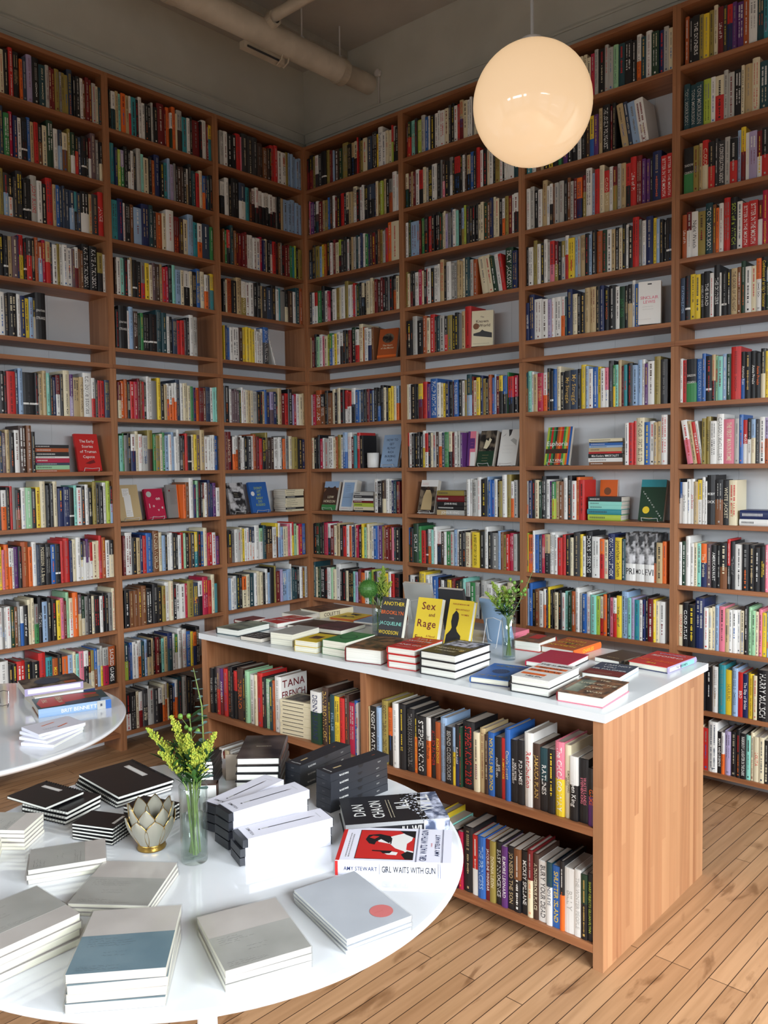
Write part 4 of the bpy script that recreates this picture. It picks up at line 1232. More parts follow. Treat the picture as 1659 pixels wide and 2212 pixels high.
# --- books standing face out on wire stands
def stand(mtx, w, dep, label, group='wire book stands', mt='wire_white', h=0.12, lip=0.02):
    """wire easel: two front hooks, two sloping back legs; local x across, -y towards the viewer"""
    b = empty('display_stand', mtx)
    tag(b, label, 'book stand', group)
    mb = MB()
    for x in (-w*0.32, w*0.32):
        mb.tube([(x, 0.0, h), (x, -dep*0.3, h*0.2), (x, -dep*0.75, 0.004), (x, -dep-0.006, 0.003), (x, -dep-0.012, lip)], 0.0013, mt, 5)
    mb.tube([(-w*0.32, 0.0, h), (0, 0.002, h*1.08), (w*0.32, 0.0, h)], 0.0013, mt, 5)
    mb.tube([(-w*0.32, -dep-0.012, lip), (0, -dep-0.012, lip*0.8), (w*0.32, -dep-0.012, lip)], 0.0013, mt, 5)
    mb.build('cradle', b)
    mb = MB()
    for x in (-w*0.28, w*0.28):
        mb.tube([(x, 0.0, h), (x*0.95, 0.03, 0.003), (x*0.95, 0.036, 0.003)], 0.0013, mt, 5)
    mb.build('back_leg', b)
    return b
def face_out(frame, x0, x1, y, h, th, tilt, label, cover, art=(), group='books shown face out', yaw=0, stand_label=None, z=0.0, **kw):
    """front cover towards local -y, leaning back by tilt degrees"""
    w = x1-x0
    A = Matrix(((0, 1, 0, 0), (0, 0, -1, 0), (-1, 0, 0, 0), (0, 0, 0, 1)))
    base = frame @ Matrix.Translation(((x0+x1)/2, y, z+0.005)) @ Matrix.Rotation(math.radians(yaw), 4, 'Z')
    m = base @ Matrix.Rotation(math.radians(-tilt), 4, 'X') @ Matrix.Translation((-w/2, th, h)) @ A
    o = book(m, h, w, th, cover, art=art, label=label, group=group, **kw)
    if stand_label:
        stand(base @ Matrix.Translation((0, 0.062, -0.0048)), w, 0.064, stand_label, h=0.11)
    return o
IS = T(0, 0, I, 0)
face_out(IS, 1.735, 1.858, -1.262, .192, .024, 17, 'dark grey book reading ANOTHER BROOKLYN in coloured letters, standing on the island', 'K', yaw=8, hard=False, pages='pages_white', group='books standing on the island table',
         art=[('text', 'ANOTHER', .52, .86, .125, .86, 'y'), ('text', 'BROOKLYN', .5, .66, .125, .9, 'o'), ('text', 'JACQUELINE', .48, .42, .115, .9, 'a'), ('text', 'WOODSON', .44, .22, .125, .8, 'y'), ('text', 'A NOVEL', .5, .54, .03, .3, 'G'), ('lines', .1, .7, .05, .1, 1, 'G'), ('lines', .3, .95, .95, .98, 1, 'G')],
         stand_label='wire stand behind the dark grey book on the island')
face_out(IS, 1.890, 2.010, -1.215, .198, .026, 17, 'yellow book reading Sex and Rage in dark red letters, standing on the island', 'y', yaw=6, hard=False, pages='pages_white', group='books standing on the island table',
         art=[('text', 'Sex', .5, .83, .25, .7, 'R'), ('text', 'and', .66, .65, .12, .4, 'R'), ('text', 'Rage', .5, .46, .25, .92, 'R'), ('text', 'Eve', .26, .16, .15, .4, 'R'), ('text', 'A Novel', .72, .2, .07, .36, 'O'), ('text', 'Babitz', .3, .04, .13, .5, 'R')],
         stand_label='wire stand behind the yellow red-lettered book on the island')
face_out(IS, 2.030, 2.150, -1.190, .200, .026, 17, 'yellow book with a black silhouette reading Men Without Women, standing on the island', 'y', yaw=2, hard=True, pages='pages_white', group='books standing on the island table', spine_col='y',
         art=[('text', 'HARUKI MURAKAMI', .5, .91, .05, .86, 'O'), ('text', 'MEN WITHOUT', .6, .80, .055, .62, 'O'), ('text', 'WOMEN', .72, .70, .055, .4, 'O'),
              ('poly', [(.06, 0), (.08, .26), (.22, .36), (.26, .42), (.2, .54), (.22, .68), (.34, .78), (.46, .72), (.5, .62), (.48, .48), (.44, .42), (.5, .35), (.66, .27), (.7, 0)], 'k', 1),
              ('rect', .46, .56, .06, .14, 'y', 2), ('rect', .485, .535, .03, .17, 'y', 2), ('rect', .78, .92, .1, .16, 'k', 2), ('rect', .83, .88, .06, .2, 'k', 2)],
         stand_label='wire stand behind the yellow silhouette book on the island')
face_out(IS @ Matrix.Rotation(PI, 4, 'Z'), -1.70, -1.55, 0.80, .205, .02, 16, 'grey book seen from behind at the back of the island', 'G', yaw=10, hard=False, group='books standing on the island table',
         stand_label='wire stand of the grey book seen from behind')
face_out(IS @ Matrix.Rotation(PI, 4, 'Z'), -1.93, -1.80, 0.85, .205, .02, 16, 'dark book seen from behind between the two yellow books', 'K', yaw=6, hard=False, group='books standing on the island table')
face_out(IS @ Matrix.Rotation(PI, 4, 'Z'), -2.245, -2.115, 0.97, .205, .02, 16, 'pale blue book seen from behind, left of the right vase', 'l', yaw=-4, hard=False, group='books standing on the island table',
         stand_label='wire stand beside the right vase')

# --- shelf displays
GD = 'books shown face out on the wall shelves'
def cellframe(c):
    return CASEM[c[:2]] @ Matrix.Translation((TS, 0, ROWZ[int(c[3:])]+0.0003))
def shelf_face(c, x0, x1, h, cover, label, art=(), stand_l=None, y=0.045, tilt=14, yaw=0, th=.022, **kw):
    face_out(cellframe(c), x0/1000., x1/1000., y, h, th, tilt, label, cover, art=art, group=GD, yaw=yaw, stand_label=stand_l, **kw)
shelf_face('L1R7', 515, 648, .205, 'r', 'red book reading The Early Stories of Truman Capote, face out at left', hard=True, stand_l='clear stand under the red face-out book at the left',
           art=[('text', 'The Early', .5, .80, .11, .86, 'w'), ('text', 'Stories', .5, .66, .11, .86, 'w'), ('text', 'of Truman', .5, .52, .11, .86, 'w'), ('text', 'Capote', .5, .38, .11, .86, 'w'), ('poly', [(.3, .2), (.5, .26), (.7, .3), (.75, .22), (.5, .18)], 'R', 1)])
shelf_face('L2R8', 28, 165, .205, 's', 'tan book with a white paper slip on its cover, left of the red face-out book', stand_l='clear stand under the tan face-out book',
           art=[('rect', .3, .62, .1, .72, 'w', 1), ('rect', .26, .58, .66, .9, 'w', 2), ('lines', .3, .56, .7, .88, 4, 'K'), ('lines', .34, .6, .12, .3, 3, 'K')], hard=False)
shelf_face('L2R8', 205, 326, .178, 'm', 'crimson book reading on love in scattered letters, face out', stand_l='clear stand under the crimson face-out book', hard=False,
           art=[('disc', .22, .82, .14, 'G'), ('text', 'on', .68, .68, .16, .4, 'w'), ('text', 'l', .18, .44, .2, .1, 'w'), ('text', 'o', .4, .44, .14, .2, 'w'), ('text', 'v', .64, .30, .14, .2, 'w'), ('text', 'e', .86, .38, .14, .2, 'w'), ('lines', .1, .9, .04, .08, 1, 'w')])
shelf_face('L2R8', 338, 416, .195, 'g', 'grey book with small print beside the crimson face-out book', hard=False, tilt=6,
           art=[('disc', .25, .82, .07, 'R'), ('lines', .3, .9, .4, .9, 12, 'K'), ('rect', .92, 1, 0, 1, 'o', 1)])
shelf_face('L3R8', 78, 203, .200, 'blotch_grey', 'black and white photo book face out, left of the blue one', hard=False, stand_l='clear stand under the black and white photo book',
           art=[('rect', .3, .75, .5, .7, 'k', 1), ('lines', .35, .7, .52, .68, 3, 'c')])
shelf_face('L3R8', 250, 398, .200, 'b', "bright blue book reading Don't Let My Baby Do Rodeo, face out", hard=False, stand_l='clear stand under the bright blue face-out book',
           art=[('rect', 0, 1, 0, 1, 'b'), ('text', "DON'T", .5, .80, .1, .6, 'L'), ('text', 'LET', .5, .69, .1, .6, 'L'), ('text', 'MY', .5, .58, .1, .6, 'L'), ('text', 'BABY', .5, .47, .1, .6, 'L'), ('text', 'DO', .5, .36, .1, .6, 'L'), ('text', 'RODEO', .5, .25, .1, .7, 'L'), ('disc', .16, .62, .1, 'w')])
shelf_face('R1R5', 590, 726, .195, 'O', 'rust book reading The Heart of the Matter with an oval picture', hard=False, yaw=12, y=.03,
           art=[('poly', [(.5+.3*math.cos(a*.3), .68+.16*math.sin(a*.3)) for a in range(21)], 'blotch_dark', 1), ('text', 'The Heart', .5, .44, .08, .7, 'c'), ('text', 'of the Matter', .5, .35, .08, .8, 'c'), ('rect', 0, 1, .05, .12, 'o', 1)])
shelf_face('R1R7', 582, 726, .208, 'blotch_ice', 'pale blue book reading How To Get Filthy Rich In Rising Asia', hard=True, stand_l='clear stand under the pale blue face-out book',
           art=[('rect', 0, 1, 0, 1, 'l', 1), ('text', 'HOW TO', .5, .84, .1, .7, 'd'), ('text', 'GET', .5, .71, .1, .7, 'd'), ('text', 'FILTHY', .5, .58, .1, .7, 'd'), ('text', 'RICH', .5, .46, .1, .7, 'd'), ('text', 'IN RISING', .5, .33, .1, .75, 'd'), ('text', 'ASIA', .5, .21, .1, .7, 'd'), ('lines', .15, .85, .06, .1, 1, 'd')])
shelf_face('R1R8', 45, 180, .195, 'blotch_brown', 'brown and green book reading Low Horizon, face out', hard=False, stand_l='clear stand under the brown and green book',
           art=[('rect', 0, 1, .78, 1, 'l', 1), ('poly', [(0, .6), (.3, .82), (.5, .74), (.75, .84), (1, .62), (1, .2), (0, .2)], 'N', 2), ('rect', 0, 1, 0, .18, 'e', 2), ('text', 'LOW', .55, .45, .12, .5, 'c'), ('text', 'HORIZON', .5, .3, .12, .9, 'c')])
shelf_face('R1R8', 211, 340, .205, 'w', 'thick white book with a grey-blue panel, face out beside the low stack', hard=False, th=.045, stand_l='clear stand under the thick white face-out book',
           art=[('rect', .14, .86, .12, .92, 'l', 1), ('lines', .3, .7, .6, .85, 4, 'd'), ('rect', .14, .7, .42, .425, 'd', 2), ('lines', .2, .8, .05, .09, 1, 'r')])
shelf_face('R2R5', 482, 606, .200, 'c', 'cream book reading The Known World with a brown disc', hard=False, th=.035, tilt=5, yaw=22, y=.02,
           art=[('text', 'The', .5, .82, .07, .4, 'N'), ('text', 'Known', .5, .70, .13, .8, 'N'), ('text', 'World', .6, .58, .13, .7, 'N'), ('disc', .22, .56, .14, 'n'), ('poly', [(.1, .36), (.4, .4), (.5, .46), (.6, .42), (.95, .36), (.95, .22), (.1, .3)], 'K', 1), ('lines', .1, .9, .04, .1, 1, 'N')])
shelf_face('R2R7', 414, 470, .200, 'P', 'pink and purple flowered book beside the dark face-out book', hard=False, tilt=6,
           art=[('rect', 0, .3, 0, 1, 'p', 1), ('rect', .3, .9, .5, .8, 'p', 1), ('lines', .4, .8, .55, .72, 2, 'P'), ('rect', .4, 1, 0, .4, 'w', 1)])
shelf_face('R2R7', 480, 590, .208, 'blotch_dark', 'dark green and brown book with a pale figure, face out', hard=False, th=.034, tilt=16, stand_l='clear stand under the dark face-out book',
           art=[('rect', 0, 1, 0, .42, 'E', 1), ('poly', [(.3, .5), (.4, .75), (.55, .7), (.6, .8), (.75, .74), (.6, .55), (.5, .48)], 'c', 1), ('lines', .3, .7, .1, .34, 3, 's')])
shelf_face('R2R7', 621, 744, .208, 'w', 'white book with grey line drawing, face out by the post', hard=False, tilt=15, stand_l='clear stand under the white face-out book',
           art=[('poly', [(.4, 1), (.46, .8), (.55, .86), (.6, 1)], 'K', 1), ('poly', [(.1, .8), (.3, .9), (.25, .84)], 'G', 1), ('poly', [(.55, .7), (.9, .55), (.9, .7), (.7, .76)], 'G', 1), ('scrib', .2, .9, .3, .6, 3, 'g')])
shelf_face('R2R8', 42, 172, .205, 'w', 'white book picturing a khaki coat, face out', hard=False, th=.03, stand_l='clear stand under the khaki coat book',
           art=[('rect', .02, .98, .02, .8, 'blotch_dark', 1), ('poly', [(.18, .1), (.24, .5), (.36, .7), (.6, .7), (.76, .5), (.8, .1)], 's', 2), ('disc', .47, .76, .07, 'N', 2), ('lines', .1, .5, .84, .92, 2, 'r')])
shelf_face('R3R5', 636, 742, .205, 'w', 'white book reading Sinclair Lewis, turned face out by the post', hard=False, th=.04, tilt=2, yaw=16, y=.005,
           art=[('text', 'SINCLAIR', .5, .62, .13, .8, 'P'), ('text', 'LEWIS', .5, .52, .13, .6, 'P'), ('lines', .2, .8, .32, .44, 2, 'G'), ('rect', .42, .6, .92, .95, 'K', 1), ('scrib', 0, 1, .1, .14, 1, 'K')])
shelf_face('R3R7', 86, 232, .208, 'blotch_teal', 'book of bright coloured streaks reading Euphoria, face out', hard=False, stand_l='clear stand under the coloured streak book',
           art=[('rect', i/12., (i+1)/12., 0, 1, k, 1) for i, k in enumerate('LereEOoreLob')]+[('rect', 0, .9, .3, .42, 'N', 2)]+[('text', 'Euphoria', .46, .56, .17, .86, 'w'), ('text', 'LILY KING', .46, .12, .09, .7, 'w'), ('lines', .1, .9, .9, .92, 1, 'w')])
shelf_face('R3R8', 345, 445, .200, 'o', 'orange book standing behind the low pile of aqua books', hard=False, tilt=5, y=.165, z=0.0, th=.014,
           art=[('disc', .45, .7, .2, 'n'), ('lines', .2, .9, .35, .45, 1, 'w')])
shelf_face('R3R8', 617, 745, .208, 'blotch_dark', 'dark green book reading Swimming Home with a yellow disc, face out', hard=False, stand_l='clear stand under the dark green face-out book',
           art=[('rect', 0, 1, 0, 1, 'E', 1), ('rect', 0, 1, .82, 1, 't', 2), ('disc', .28, .26, .14, 'y', 2)]+[('text', ch, .12+.066*i, .70-.052*i, .055, .1, 'w') for i, ch in enumerate('SWIMMING HOME') if ch != ' ']+[('lines', .1, .6, .05, .09, 1, 'y')])

# --- low stacks on the shelves
def shelf_stack(c, x0, x1, cols, hs, phrase, inks=None, y=0.02, dep=.125, yaw=0):
    rg = random.Random(c)
    f = cellframe(c)
    z = 0
    n = len(cols)
    wnames = {n: 'top', 1: 'bottom'}
    for i in range(n):
        w = (x1-x0)/1000.-rg.uniform(0, .008)
        h = hs[i] if isinstance(hs, (list, tuple)) else hs
        col = cols[i]
        if n-i == 1:
            w_ = 'topmost'
        elif i == 0:
            w_ = 'bottommost'
        else:
            w_ = ORD[n-i]+' from top'
        lab = '%s book, %s, in the %s' % (CNAME[col[0]], w_, phrase)
        m = f @ T((x0+x1)/2000.+rg.uniform(-.003, .003), y+dep/2, z, yaw+rg.uniform(-1.5, 1.5)) @ Matrix.Translation((-w/2, -dep/2, 0))
        ink = (inks or {}).get(i, 'w' if col[0] in DARK else 'K')
        sp = [('text', inks[i][1], .5, .5, .8, inks[i][0])] if inks and i in inks else [('rect', .06+.03*k, .075+.03*k, .35, .65, ink) for k in range(rg.randint(9, 20))]
        if len(col) > 1:
            sp = [('rect', .0, .35, .0, 1, col[1])]+sp
        book(m, w, dep-rg.uniform(0, .01), h-.0004, col[0], hard=h > .024, pages='pages', label=lab, spine=sp, group='books in the '+phrase)
        z += h
shelf_stack('L1R7', 262, 450, 'O j d m w k O k'.split(), [.014, .022, .013, .023, .010, .022, .020, .017], 'stack beside the red face-out book')
shelf_stack('L3R8', 506, 672, ['c', 'k', 'c', 'c', 'c', 'c', 'c', 'k', 'c', 'c', 'c'], [.014, .013, .012, .012, .012, .013, .013, .014, .014, .015, .014], 'stack of thin cream paperbacks')
shelf_stack('R1R8', 366, 545, ['k', 'c', 'L', 'R', 'w', 'K', 'G'], [.012, .022, .024, .015, .016, .018, .022], 'low stack left of the corner books')
shelf_stack('R2R8', 214, 416, ['Gs', 'k', 'k', 'R', 'Y'], [.030, .026, .022, .036, .030], 'low stack beside the khaki coat book', inks={0: ('w', 'JOHN IRVING'), 2: ('w', 'JOHN IRVING')})
shelf_stack('R3R7', 360, 548, ['n', 'w', 'k', 'r', 's', 'l', 'b', 'K', 'c'], [.017, .020, .022, .010, .020, .011, .013, .006, .016], 'stack right of the streaked book', inks={2: ('w', 'Milan Kundera  IMMORTALITY')})
shelf_stack('R3R8', 356, 536, ['L', 't', 'a', 'a', 'k'], [.030, .028, .020, .019, .024], 'low aqua and black stack', yaw=4, dep=.12)
shelf_stack('R4R8', 275, 465, ['w', 'B'], [.030, .040], 'pair of lying books at the right edge')

# --- white mug on the shelf
f = cellframe('R1R7') @ T(.520, .05, 0)
t = empty('mug', f)
tag(t, 'plain white mug on the shelf before a row of books', 'mug')
mb = MB(); mb.lathe([(0, 0.002), (.034, .002), (.037, .006), (.038, .095), (.0365, .096), (.035, .094), (.034, .008), (0, .008)], 'w', 32); mb.build('cup', t, smooth=True)
mb = MB(); mb.tube([(-.037, 0, .078), (-.056, 0, .074), (-.06, 0, .05), (-.052, 0, .028), (-.037, 0, .024)], .005, 'w', 8); mb.build('handle', t, smooth=True)

# --- cream series stacked in front of the left bay, big covers seen beyond their neighbours
rg = random.Random(3)
for i in range(9):
    m = T(1.570+rg.uniform(-.003, .003), IY0+.072, .4423+i*.0165, 8+rg.uniform(-2, 2)) @ Matrix.Translation((-.088, -.058, 0))
    book(m, .176, .115, .0160, 'c', hard=False, pages='pages_cream', group="cream books stacked in the island's left bay",
         label="cream paperback, %s of the cream stack in the island's left bay" % ('topmost' if i == 8 else ('bottommost' if i == 0 else ORD[9-i]+' from top')),
         spine=[('rect', .08+.035*k, .105+.035*k, .35, .6, 'K') for k in range(18)], art=[('rect', .1, .9, .3, .9, 'blotch_dark', 1)])
def big_cover(c, i, lines, ink, sz):
    pass

# ------------------------------------------------------------------ front round table: notebooks, boxes, books
def scribble(tx, x0, x1, y0, y1, n, z, mt, seed):
    rg = random.Random(seed)
    for i in range(n):
        y = y0+(y1-y0)*(i+0.5)/n
        x = x0
        xe = x0+(x1-x0)*rg.uniform(0.45, 1.0)
        py = y
        while x < xe:
            nx, ny = x+rg.uniform(.0012, .0028), y+rg.uniform(-.0016, .0016)
            tx.quad((x, py-.0002, z), (nx, ny-.0002, z), (nx, ny+.0002, z), (x, py+.0002, z), mt)
            py = ny
            x = nx+(rg.uniform(.001, .004) if rg.random() < .25 else 0)
def notebook(m, R, L, th, label, group, band=None, bandmat='grey_band', bandpos=(0, .55), card='grey_card', rot=0, film_=True, scrib=True, pages='pages_cream', sticker=None):
    """soft notebook: thin card covers over a cream block, printed paper band, clear sleeve"""
    mb = MB()
    c = .0007
    mb.box(0, R, 0, L, 0, c, card); mb.box(0, R, 0, L, th-c, th, card)
    o = mb.build('notebook'); o.matrix_world = m
    tag(o, label, 'notebook', group)
    mb = MB(); mb.box(.0006, R-.0006, .0006, L-.0006, c+.0001, th-c-.0001, pages); mb.build('page_block', o)
    z = th+.0002
    if band:
        x0, x1, y0, y1 = 0, R, 0, L
        if band == 'x':
            x0, x1 = bandpos[0]*R, bandpos[1]*R
        else:
            y0, y1 = bandpos[0]*L, bandpos[1]*L
        mb = MB(); mb.box(x0, x1, y0, y1, z, z+.0003, bandmat); b_ = mb.build('paper_band', o)
        z += .0003
        if scrib:
            tx = MB()
            w, h = x1-x0, y1-y0
            if band == 'x':   # writing runs along y
                scr = MB()
                scribble(scr, .1*h, .6*h, .08*w, .34*w, 4, 0, 'ink', 3); scribble(scr, .3*h, .6*h, .45*w, .62*w, 2, 0, 'ink', 5); scribble(scr, .08*h, .75*h, .82*w, .95*w, 3, 0, 'ink', 7)
                for f, mm in zip(scr.f, scr.m):
                    tx.add([(x1-scr.v[i][1], y0+h-scr.v[i][0], z+.0003) for i in f], [(0, 1, 2, 3)], mm)
            else:
                scribble(tx, x0+.08*w, x0+.5*w, y1-.3*h, y1-.06*h, 4, z+.0003, 'ink', 3)
                scribble(tx, x0+.35*w, x0+.6*w, y1-.65*h, y1-.45*h, 2, z+.0003, 'ink', 5)
                scribble(tx, x0+.06*w, x0+.7*w, y0+.06*h, y0+.2*h, 3, z+.0003, 'ink', 9)
            tx.build('handwriting', o)
    if sticker:
        mb = MB()
        cx, cy, r = sticker
        mb.add([(cx+r*math.cos(2*PI*i/28), cy+r*math.sin(2*PI*i/28), z+.0004) for i in range(28)], [tuple(range(28))], 'sticker')
        s = mb.build('round_sticker', o)
        mb = MB(); scribble(mb, cx-.6*r, cx+.6*r, cy-.15*r, cy+.15*r, 1, z+.0007, 'm', 4); mb.build('handwriting', s)
    if film_:
        mb = MB(); mb.box(-.0015, R+.0015, -.0015, L+.0025, -.0001, th+.0013, 'film'); mb.build('plastic_sleeve', o)
    return o
def nb_stack(cx, cy, th, R, L, H, n, labels, group, jit=1.2, base=TZ, **kw):
    rg = random.Random(int(cx*997))
    q = H/n
    for i in range(n):
        m = T(cx+rg.uniform(-.002, .002), cy+rg.uniform(-.002, .002), base+i*q, th+rg.uniform(-jit, jit)) @ Matrix.Translation((-R/2, -L/2, 0))
        k = dict(kw)
        if i < n-1:
            k.update(scrib=False, sticker=None)
        notebook(m, R, L, q-.0016, labels[n-1-i], group, **k)
def sl(n, what):
    return ['%s notebook of the %s' % (w, what) for w in LEVEL[n]]
nb_stack(2.916, -3.187, 138.7, .182, .147, .061, 4, sl(4, "blue-banded plastic-wrapped pile nearest the table's front edge"), 'blue-banded notebooks', band='x', bandmat='blue_band', bandpos=(0, .56))
nb_stack(3.024, -3.016, 67, .143, .176, .035, 3, sl(3, 'grey-banded pile right of the blue-banded pile'), 'grey-banded notebooks', band='y', bandpos=(0, .56))
nb_stack(3.074, -2.830, 74, .131, .196, .027, 4, sl(4, 'silvery pile with a round pink sticker'), 'silvery notebooks', card='silver_card', band=None, pages='pages_white', film_=True, sticker=(.095, .042, .021))
nb_stack(2.688, -3.052, 126, .165, .150, .024, 3, sl(3, 'grey pile behind the blue-banded pile'), 'grey notebooks behind the blue-banded pile', band='x', bandpos=(0, .6))
nb_stack(2.706, -3.280, 181, .150, .170, .055, 4, sl(4, 'large grey pile cut by the left frame edge'), 'grey notebooks at the left front', band='x', bandpos=(.3, 1.0))
nb_stack(2.503, -3.072, 151, .095, .146, .031, 3, sl(3, 'small pile with line drawings left of the lotus holder'), 'small drawn notebooks', band='y', bandpos=(.28, 1.0))
nb_stack(2.286, -3.092, 128, .090, .112, .045, 5, ['%s notebook of the cream pile beside the black spiral notebooks' % w for w in LEVEL[5]], 'small cream notebooks', band='y', bandpos=(.35, 1.0), film_=False)
nb_stack(2.320, -3.165, 150, .09, .07, .030, 2, sl(2, 'pinkish pair cut by the left frame edge'), 'pinkish notebooks at the frame edge', band=None, film_=False)

# spiral notebooks
def spiral(m, R, L, th, side, label, group, sticker=True):
    """black card covers, white leaves, wire coil along one edge ('x0','x1','y0')"""
    c = .0009
    mb = MB()
    mb.box(0, R, 0, L, 0, c, 'cover_black'); mb.box(0, R, 0, L, th-c, th, 'cover_black')
    o = mb.build('spiral_notebook'); o.matrix_world = m
    tag(o, label, 'notebook', group)
    mb = MB(); mb.box(.001, R-.001, .001, L-.001, c+.0001, th-c-.0001, 'pages_white'); mb.build('page_block', o)
    mb = MB()
    n = int((L if side[0] == 'x' else R)/.0085)
    r = th/2+.0016
    for i in range(n):
        s = (i+.5)/n
        pts = []
        for k in range(9):
            w = 2*PI*k/9
            a, z = math.cos(w)*r, th/2+math.sin(w)*r
            if side == 'x0':
                pts.append((a+.002, s*L, z))
            elif side == 'x1':
                pts.append((R-.002+a, s*L, z))
            else:
                pts.append((s*R, a+.002, z))
        mb.tube(pts, .0007, 'coil_black', 4, closed=True)
    mb.build('wire_coil', o)
    if sticker:
        mb = MB()
        z = th+.0002
        if side == 'y0':
            mb.box(.3*R, .86*R, .1*L, .17*L, z, z+.0003, 'grey_card')
        else:
            mb.box(.72*R, .82*R, .38*L, .84*L, z, z+.0003, 'grey_card')
        s = mb.build('paper_label', o)
        mb = MB()
        if side == 'y0':
            mb.box(.5*R, .8*R, .115*L, .155*L, z+.0004, z+.0005, 'w')
        else:
            mb.box(.74*R, .80*R, .42*L, .8*L, z+.0004, z+.0005, 'w')
        mb.build('label_print', s)
    return o
def sp(cx, cy, th, R, L, z, t, side, label, group, **kw):
    spiral(T(cx, cy, z, th) @ Matrix.Translation((-R/2, -L/2, 0)), R, L, t, side, label, group, **kw)
g = 'large black spiral notebooks'
sp(2.207, -2.757, 86.4, .150, .215, TZ+.0186, .0075, 'x1', 'top notebook of the largest black spiral pile behind the lotus holder', g)
sp(2.211, -2.762, 86.0, .150, .215, TZ+.0094, .0075, 'x0', 'middle notebook of the largest black spiral pile behind the lotus holder', g, sticker=False)
sp(2.207, -2.765, 87.0, .150, .215, TZ+.0008, .0070, 'x0', 'bottom notebook of the largest black spiral pile behind the lotus holder', g, sticker=False)
g = 'medium black spiral notebooks'
sp(2.193, -2.962, 101.0, .108, .140, TZ+.0352, .0070, 'x1', 'top notebook of the black spiral pile at the left table edge', g)
for i, w in enumerate(('bottom', 'third', 'second')):
    sp(2.222+.002*i, -2.938, 106+i, .110, .140, TZ+.0010+i*.0112, .0078, 'x0', '%s notebook of the black spiral pile at the left table edge' % w, g, sticker=(i == 2))
g = 'small black spiral notebooks'
for i, w in enumerate(('bottom', 'fourth', 'third', 'second', 'top')):
    sp(2.421, -2.946, 112+i*.8, .072, .105, TZ+.0010+i*.0078, .0054, 'y0', '%s notebook of the small spiral pile left of the lotus holder' % w, g, sticker=(i == 4))
for i, w in enumerate(('bottom', 'third', 'second', 'top')):
    sp(2.428, -2.824, 104+i*.8, .070, .108, TZ+.0010+i*.0090, .0064, 'y0', '%s notebook of the small spiral pile behind the lotus holder' % w, g, sticker=(i == 3))

# pencil boxes
def wbox(cx, cy, th, R, L, H, z, label, group, top):
    m = T(cx, cy, z, th) @ Matrix.Translation((-R/2, -L/2, 0))
    mb = MB(); mb.box(0, R, 0, L, 0, H, 'box_white')
    o = mb.build('pencil_box'); o.matrix_world = m
    tag(o, label, 'box', group)
    mb = MB(); mb.box(-.011, -.0002, .0015, L-.0015, .0012, H-.0012, 'box_black'); mb.build('tray_end', o)
    mb = MB(); mb.box(R+.0002, R+.003, .0015, L-.0015, .0012, H-.0012, 'box_black'); mb.build('tray_end', o)
    if top:
        mb = MB()
        e = H+.0003
        text(mb, 'VOLUMES', lambda u, v: (.016-v, L*.5+u, e), .0062, L*.62, 'K', True)
        mb.build('lettering', o)
        mb = MB()
        mb.quad((.034, L*.5-.0022, e), (.038, L*.5-.0022, e), (.038, L*.5+.0022, e), (.034, L*.5+.0022, e), 'K')
        mb.quad((.041, L*.5-.0018, e), (.056, L*.5-.0018, e), (.056, L*.5+.0018, e), (.041, L*.5+.0018, e), 'G')
        mb.quad((.056, L*.5-.0017, e), (.150, L*.5-.0017, e), (.150, L*.5+.0017, e), (.056, L*.5+.0017, e), 'K')
        mb.add([(.150, L*.5-.0017, e), (.166, L*.5, e), (.150, L*.5+.0017, e)], [(0, 1, 2)], 'N')
        mb.quad((.172, L*.3, e), (.1728, L*.3, e), (.1728, L*.72, e), (.172, L*.72, e), 'G')
        mb.build('pencil_print', o)
g = 'white pencil boxes'
for i, w in enumerate(('bottom', 'middle', 'top')):
    wbox(2.782+(.003 if i == 2 else 0), -2.732+.004*(i == 2), 70+(.8*i), .192, .062, .0188, TZ+i*.0192, '%s white box with black end in the front pile of three' % w, g, i == 2)
for i, w in enumerate(('bottom', 'third', 'second', 'top')):
    wbox(2.684+(.006 if i == 3 else 0), -2.702, 81+(-1.0 if i == 3 else .6*i), .192, .062, .0203, TZ+i*.0207, '%s white box with black end in the taller pile of four' % w, g, i == 3)
for i, w in enumerate(('bottom', 'middle', 'top')):
    wbox(2.585, -2.672, 96, .192, .062, .0203, TZ+i*.0207, '%s white box in the rear pile half hidden by the vase' % w, g, i == 2)
def bbox(cx, cy, th, R, L, H, z, label, group, top):
    m = T(cx, cy, z, th) @ Matrix.Translation((-R/2, -L/2, 0))
    mb = MB(); mb.box(0, R, 0, L, 0, H, 'box_black')
    o = mb.build('pencil_box'); o.matrix_world = m
    tag(o, label, 'box', group)
    mb = MB()
    mb.add([(R*.5+.008*math.cos(PI*i/12), -.0004, H-.008*math.sin(PI*i/12)) for i in range(13)], [tuple(range(13))], 'k'); mb.build('thumb_notch', o)
    mb = MB()
    text(mb, 'BLACKWING', lambda u, v: (R*.22+u, -.0004, H*.5+v), .0042, .028, 'w', True)
    text(mb, 'SOFT', lambda u, v: (R*.82+u, -.0004, H*.5+v), .003, .02, 'G', False)
    text(mb, 'SOFT', lambda u, v: (-.0004, L*.5-u, H*.5+v), .003, .02, 'g', False)
    if top:
        e = H+.0003
        text(mb, 'BLACKWING', lambda u, v: (.012-v, L*.5+u, e), .004, L*.6, 'w', True)
        mb.quad((.03, L*.45, e), (.055, L*.45, e), (.055, L*.55, e), (.03, L*.55, e), 's')
        mb.quad((.06, L*.48, e), (.15, L*.48, e), (.15, L*.52, e), (.06, L*.52, e), 'K')
        mb.quad((.155, L*.48, e), (.165, L*.48, e), (.165, L*.52, e), (.155, L*.52, e), 'O')
    mb.build('lettering', o)
g = 'black pencil boxes'
